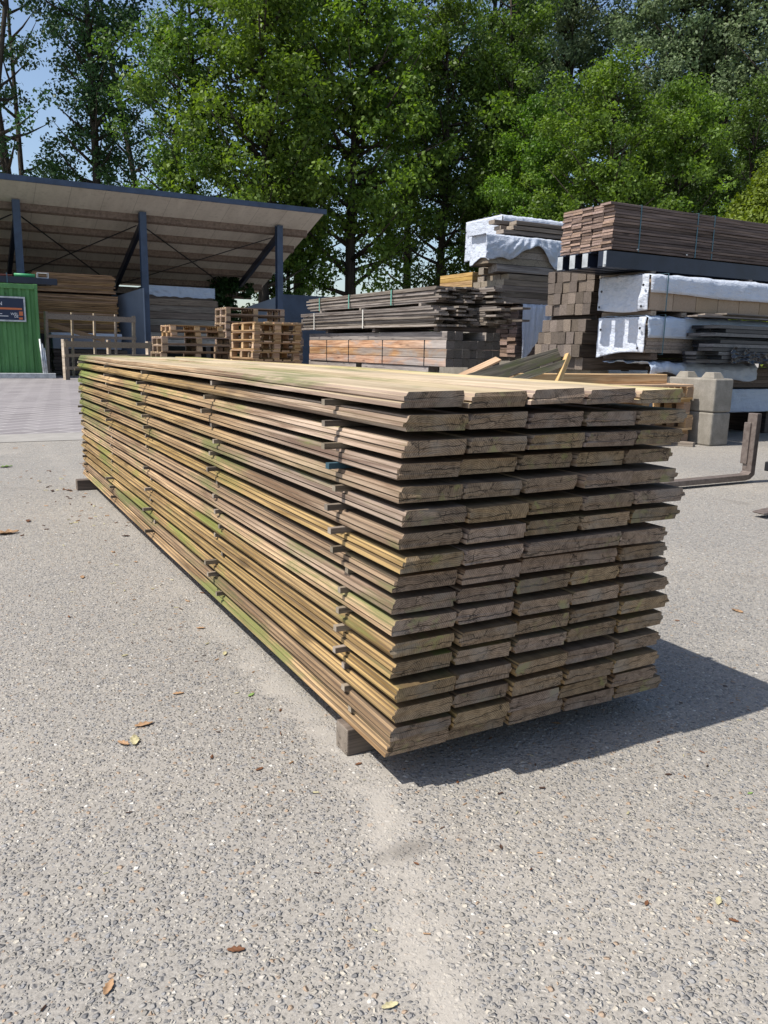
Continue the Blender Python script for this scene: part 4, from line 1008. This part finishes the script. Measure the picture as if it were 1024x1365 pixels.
for i, (px, lab) in enumerate(((350,'dark bush seen through the gap under the right end of the shed roof'),(425,'dark bush right of the tall trunk beside the shed'),(500,'dark bush behind the green strapped bundle'),(560,'dark bush left of the golden orange boards'),(610,'dark bush behind the golden orange boards'),(670,'dark bush behind the highest white pack'),(290,'dark bush behind the shed rear wall'))):
    bush(lab, gp(px, 39 + (i%3)*1.5), 3.0, 3.6 if i != 0 else 2.6, 40, L_mid, .17, 60+i, clump=(.4,.8), per=110)
# clipped evergreen on the right
ev = thing('thuja_tree', 'yellow green conifer beside the right edge above the deck boards', 'tree', gp(1040, 15))
rr = random.Random(5); cs = []; rs = []; cd_ = []; rd_ = []
for i in range(420):
    z = rr.uniform(.3, 4.05); w = 1.75*(1-(z/4.4)**2.6) ; an = rr.uniform(0,6.28); q = rr.uniform(.75,1.0)
    cs.append((math.cos(an)*w*q, math.sin(an)*w*q, z)); rs.append(rr.uniform(.14,.3))
o = bpy.data.objects.new('crown', leaves_mesh('thuja_crown', cs, rs, [190]*len(cs), .055, L_thuja, 9)); col.objects.link(o); o.parent = ev
MB().tube([(0,0,0),(0,.05,2),(.05,0,3.8)], [.12,.09,.02], 8).build('trunk', M_bark, ev)
db = gp(966, 15.4); db.z = 0
ds = thing('dead_shrub', 'rust brown withered branch tips left of the conifer', 'shrub', db)
z_ = onY(db.y, 963, 285).z
o = bpy.data.objects.new('foliage', leaves_mesh('dead_foliage', [(0,0,z_-.15),(.12,0,z_),(-.12,.1,z_-.35),(.2,0,z_-.5)], [.14,.1,.2,.2], [160,90,200,200], .05, L_dead, 3)); col.objects.link(o); o.parent = ds
MB().tube([(.3,0,0),(.2,0,1.5),(.1,0,z_)], [.03,.02,.006], 6).build('stem', M_bark, ds)
# ivy hanging in the shed corner
A = onY(28.9, 305, 372)
iv = thing('ivy_plant', 'dark ivy hanging at the rear corner of the shed', 'plant', (A.x, 28.9, 0))
cs = [(R.gauss(0,.35), R.uniform(-.3,.3), z + R.uniform(-.15,.15)) for z in np.linspace(.8, 3.5, 34)] + [(R.uniform(-.6,.9), R.uniform(-.3,.3), R.uniform(3.0,3.5)) for i in range(14)]
o = bpy.data.objects.new('foliage', leaves_mesh('ivy_foliage', cs, [R.uniform(.18,.4) for _ in cs], [90]*len(cs), .13, L_ivy, 4)); col.objects.link(o); o.parent = iv
MB().tube([(0,0,0),(.1,0,1.8),(0,0,3.4)], .03, 6).build('stem', M_bark, iv)
# ------------------------------------------------------------------ fallen leaves
def leafm(name, c):
    m, nt = newmat(name); g = NT(nt); tc = g.n('TexCoord'); nz = g.noise(tc.outputs['Object'], 60, 4, .6)
    g.out(g.mix(g.ss(nz,.35,.7), c, tuple(k*.5 for k in c)), .7, nz, .3, .003, .3); return m
LM = {'brown': leafm('brown_dry_leaf', (.15,.065,.03)), 'tan': leafm('tan_dry_leaf', (.36,.22,.12)), 'green': leafm('green_fallen_leaf', (.20,.30,.09)), 'dark': leafm('dark_dry_leaf', (.06,.03,.018)), 'pale': leafm('pale_dry_leaf', (.48,.43,.25))}
def ground_leaf(px, py, size, c, label, curl=1.0):
    p = onZ(0, px, py); s = size; cu = curl*R.uniform(.6,1.2); tw = R.uniform(-.5,.5)
    def fn(u, v):
        l = (u-.5)*2; w = math.sin(math.pi*min(1,max(0,u*.96+.02)))**.7*(1+.18*math.sin(u*22))*.42*(v-.5)*2
        z = cu*.5*(w*w*1.6 + .22*l*l) + .06*abs(math.sin(u*9+v*5)) + tw*l*w*.4
        return (l*s*.5, w*s*.5, max(.0, z*s*.55) + .0012)
    o = MB().grid(fn, 14, 8).build('fallen_leaf', LM[c], None, True, solid=.0006); o.location = p; o.rotation_euler = (0,0,R.uniform(0,6.28))
    tag(o, label, 'leaf', 'fallen leaves on the ground'); return o
GL = [(8,623,.10,'green','curled pale green leaf at the left edge near the paving'),(8,712,.12,'tan','large curled tan leaf at the left edge'),(38,695,.055,'brown','brown leaf right of the large curled leaf at the left edge'),
 (70,655,.05,'dark','dark leaf crumb left of the far bearer'),(92,654,.05,'brown','brown leaf touching the far bearer'),(168,715,.04,'dark','dark leaf left of the far half of the stack'),
 (192,967,.045,'tan','tan curled leaf on the gravelly concrete left of the near bearer'),(180,988,.05,'pale','pale green flat leaf just below the tan leaf'),(165,992,.035,'tan','rust tan leaf scrap beside the pale green leaf'),
 (335,927,.026,'green','small green leaf beside the foot of the stack'),(300,872,.03,'pale','small pale leaf near the foot of the stack'),(346,1026,.02,'brown','brown leaf scrap left of the near bearer'),
 (478,1019,.018,'brown','small brown leaf in front of the near bearer'),(315,1267,.028,'brown','folded brown leaf at the bottom left of the ground'),(145,1318,.03,'tan','torn tan leaf near the bottom left corner'),
 (555,1152,.012,'brown','tiny brown leaf on the pale dusty line'),(668,1130,.014,'dark','dark leaf right of the dusty line'),(610,1043,.013,'brown','tiny brown leaf on the edge of the stack shadow'),
 (891,1033,.016,'dark','dark leaf in the sun at the right'),(862,1205,.015,'brown','brown leaf in the lower right'),(958,1202,.024,'pale','pale leaf at the lower right edge'),(1000,1058,.014,'green','small green leaf at the right edge'),
 (520,1342,.026,'pale','pale green leaf at the bottom centre'),(978,1228,.016,'brown','thin brown leaf beside the lower right pale leaf'),(983,815,.05,'tan','tan leaf on the sunny ground right of the stack'),(742,965,.022,'tan','tan leaf lying in the shadow under the front of the stack'),
 (268,838,.03,'tan','tan leaf scrap midway along the left foot of the stack'),(110,770,.04,'tan','tan leaf on the ground at the middle left'),(238,925,.03,'tan','tan leaf scrap above the pale leaves')]
for a in GL: ground_leaf(*a[:3], a[3], a[4])
# fine wood chips, grit and leaf crumbs strewn over the yard, more of them along the foot of the stack
mb = MB(); rr = random.Random(21)
for i in range(420):
    q = rr.random()
    if q < .35: x, y = -.02 - abs(rr.gauss(0,.25)), rr.uniform(-.2, 5)
    elif q < .5: x, y = rr.uniform(-.2, 1.6), -abs(rr.gauss(0,.25)) + .05
    else: x, y = rr.uniform(-1.5, 4.5), rr.uniform(-.65, 6.5)
    a = rr.uniform(0, 6.28); L = rr.uniform(.002,.007)*(1+.3*max(0,y)); w_ = L*rr.uniform(.12,.45); z = rr.uniform(.001,.003)
    c_, s_ = math.cos(a), math.sin(a)
    mb.rings([[(x+c_*t-s_*u, y+s_*t+c_*u, z+h) for u, h in ((-w_,0),(w_,0),(0,w_*.8))] for t in (-L, L)])
ch = mb.build('wood_chips', None); ch['kind'] = 'stuff'
for m_ in (LM['tan'], LM['brown'], LM['pale'], LM['dark']): ch.data.materials.append(m_)
ch.data.polygons.foreach_set('material_index', [ (i//5*7) % 4 for i in range(len(ch.data.polygons))])
# ------------------------------------------------------------------ light
sv = Vector((-.6, .08, 1.0)).normalized()
sl = bpy.data.lights.new('sun', 'SUN'); so = bpy.data.objects.new('sun', sl); col.objects.link(so)
sl.energy = 5.0; sl.angle = math.radians(.53); sl.color = (1.0, .955, .88)
so.rotation_euler = sv.to_track_quat('Z', 'Y').to_euler()
w = bpy.data.worlds.new('World'); sc.world = w; w.use_nodes = True
nt = w.node_tree; nt.nodes.clear()
sk = nt.nodes.new('ShaderNodeTexSky'); sk.sky_type = 'NISHITA'; sk.sun_disc = False
sk.sun_elevation = math.asin(sv.z); sk.sun_rotation = math.atan2(sv.x, sv.y); sk.altitude = 0; sk.air_density = 1.0; sk.dust_density = 1.4; sk.ozone_density = 1.0
bg = nt.nodes.new('ShaderNodeBackground'); bg.inputs[1].default_value = .13
ow = nt.nodes.new('ShaderNodeOutputWorld'); nt.links.new(sk.outputs[0], bg.inputs[0]); nt.links.new(bg.outputs[0], ow.inputs[0])
sc.view_settings.view_transform = 'Standard'; sc.view_settings.look = 'None'; sc.view_settings.exposure = 0.35; sc.view_settings.gamma = 1
sc.view_settings.use_curve_mapping = False
sc.cycles.max_bounces = 8; sc.cycles.transparent_max_bounces = 8
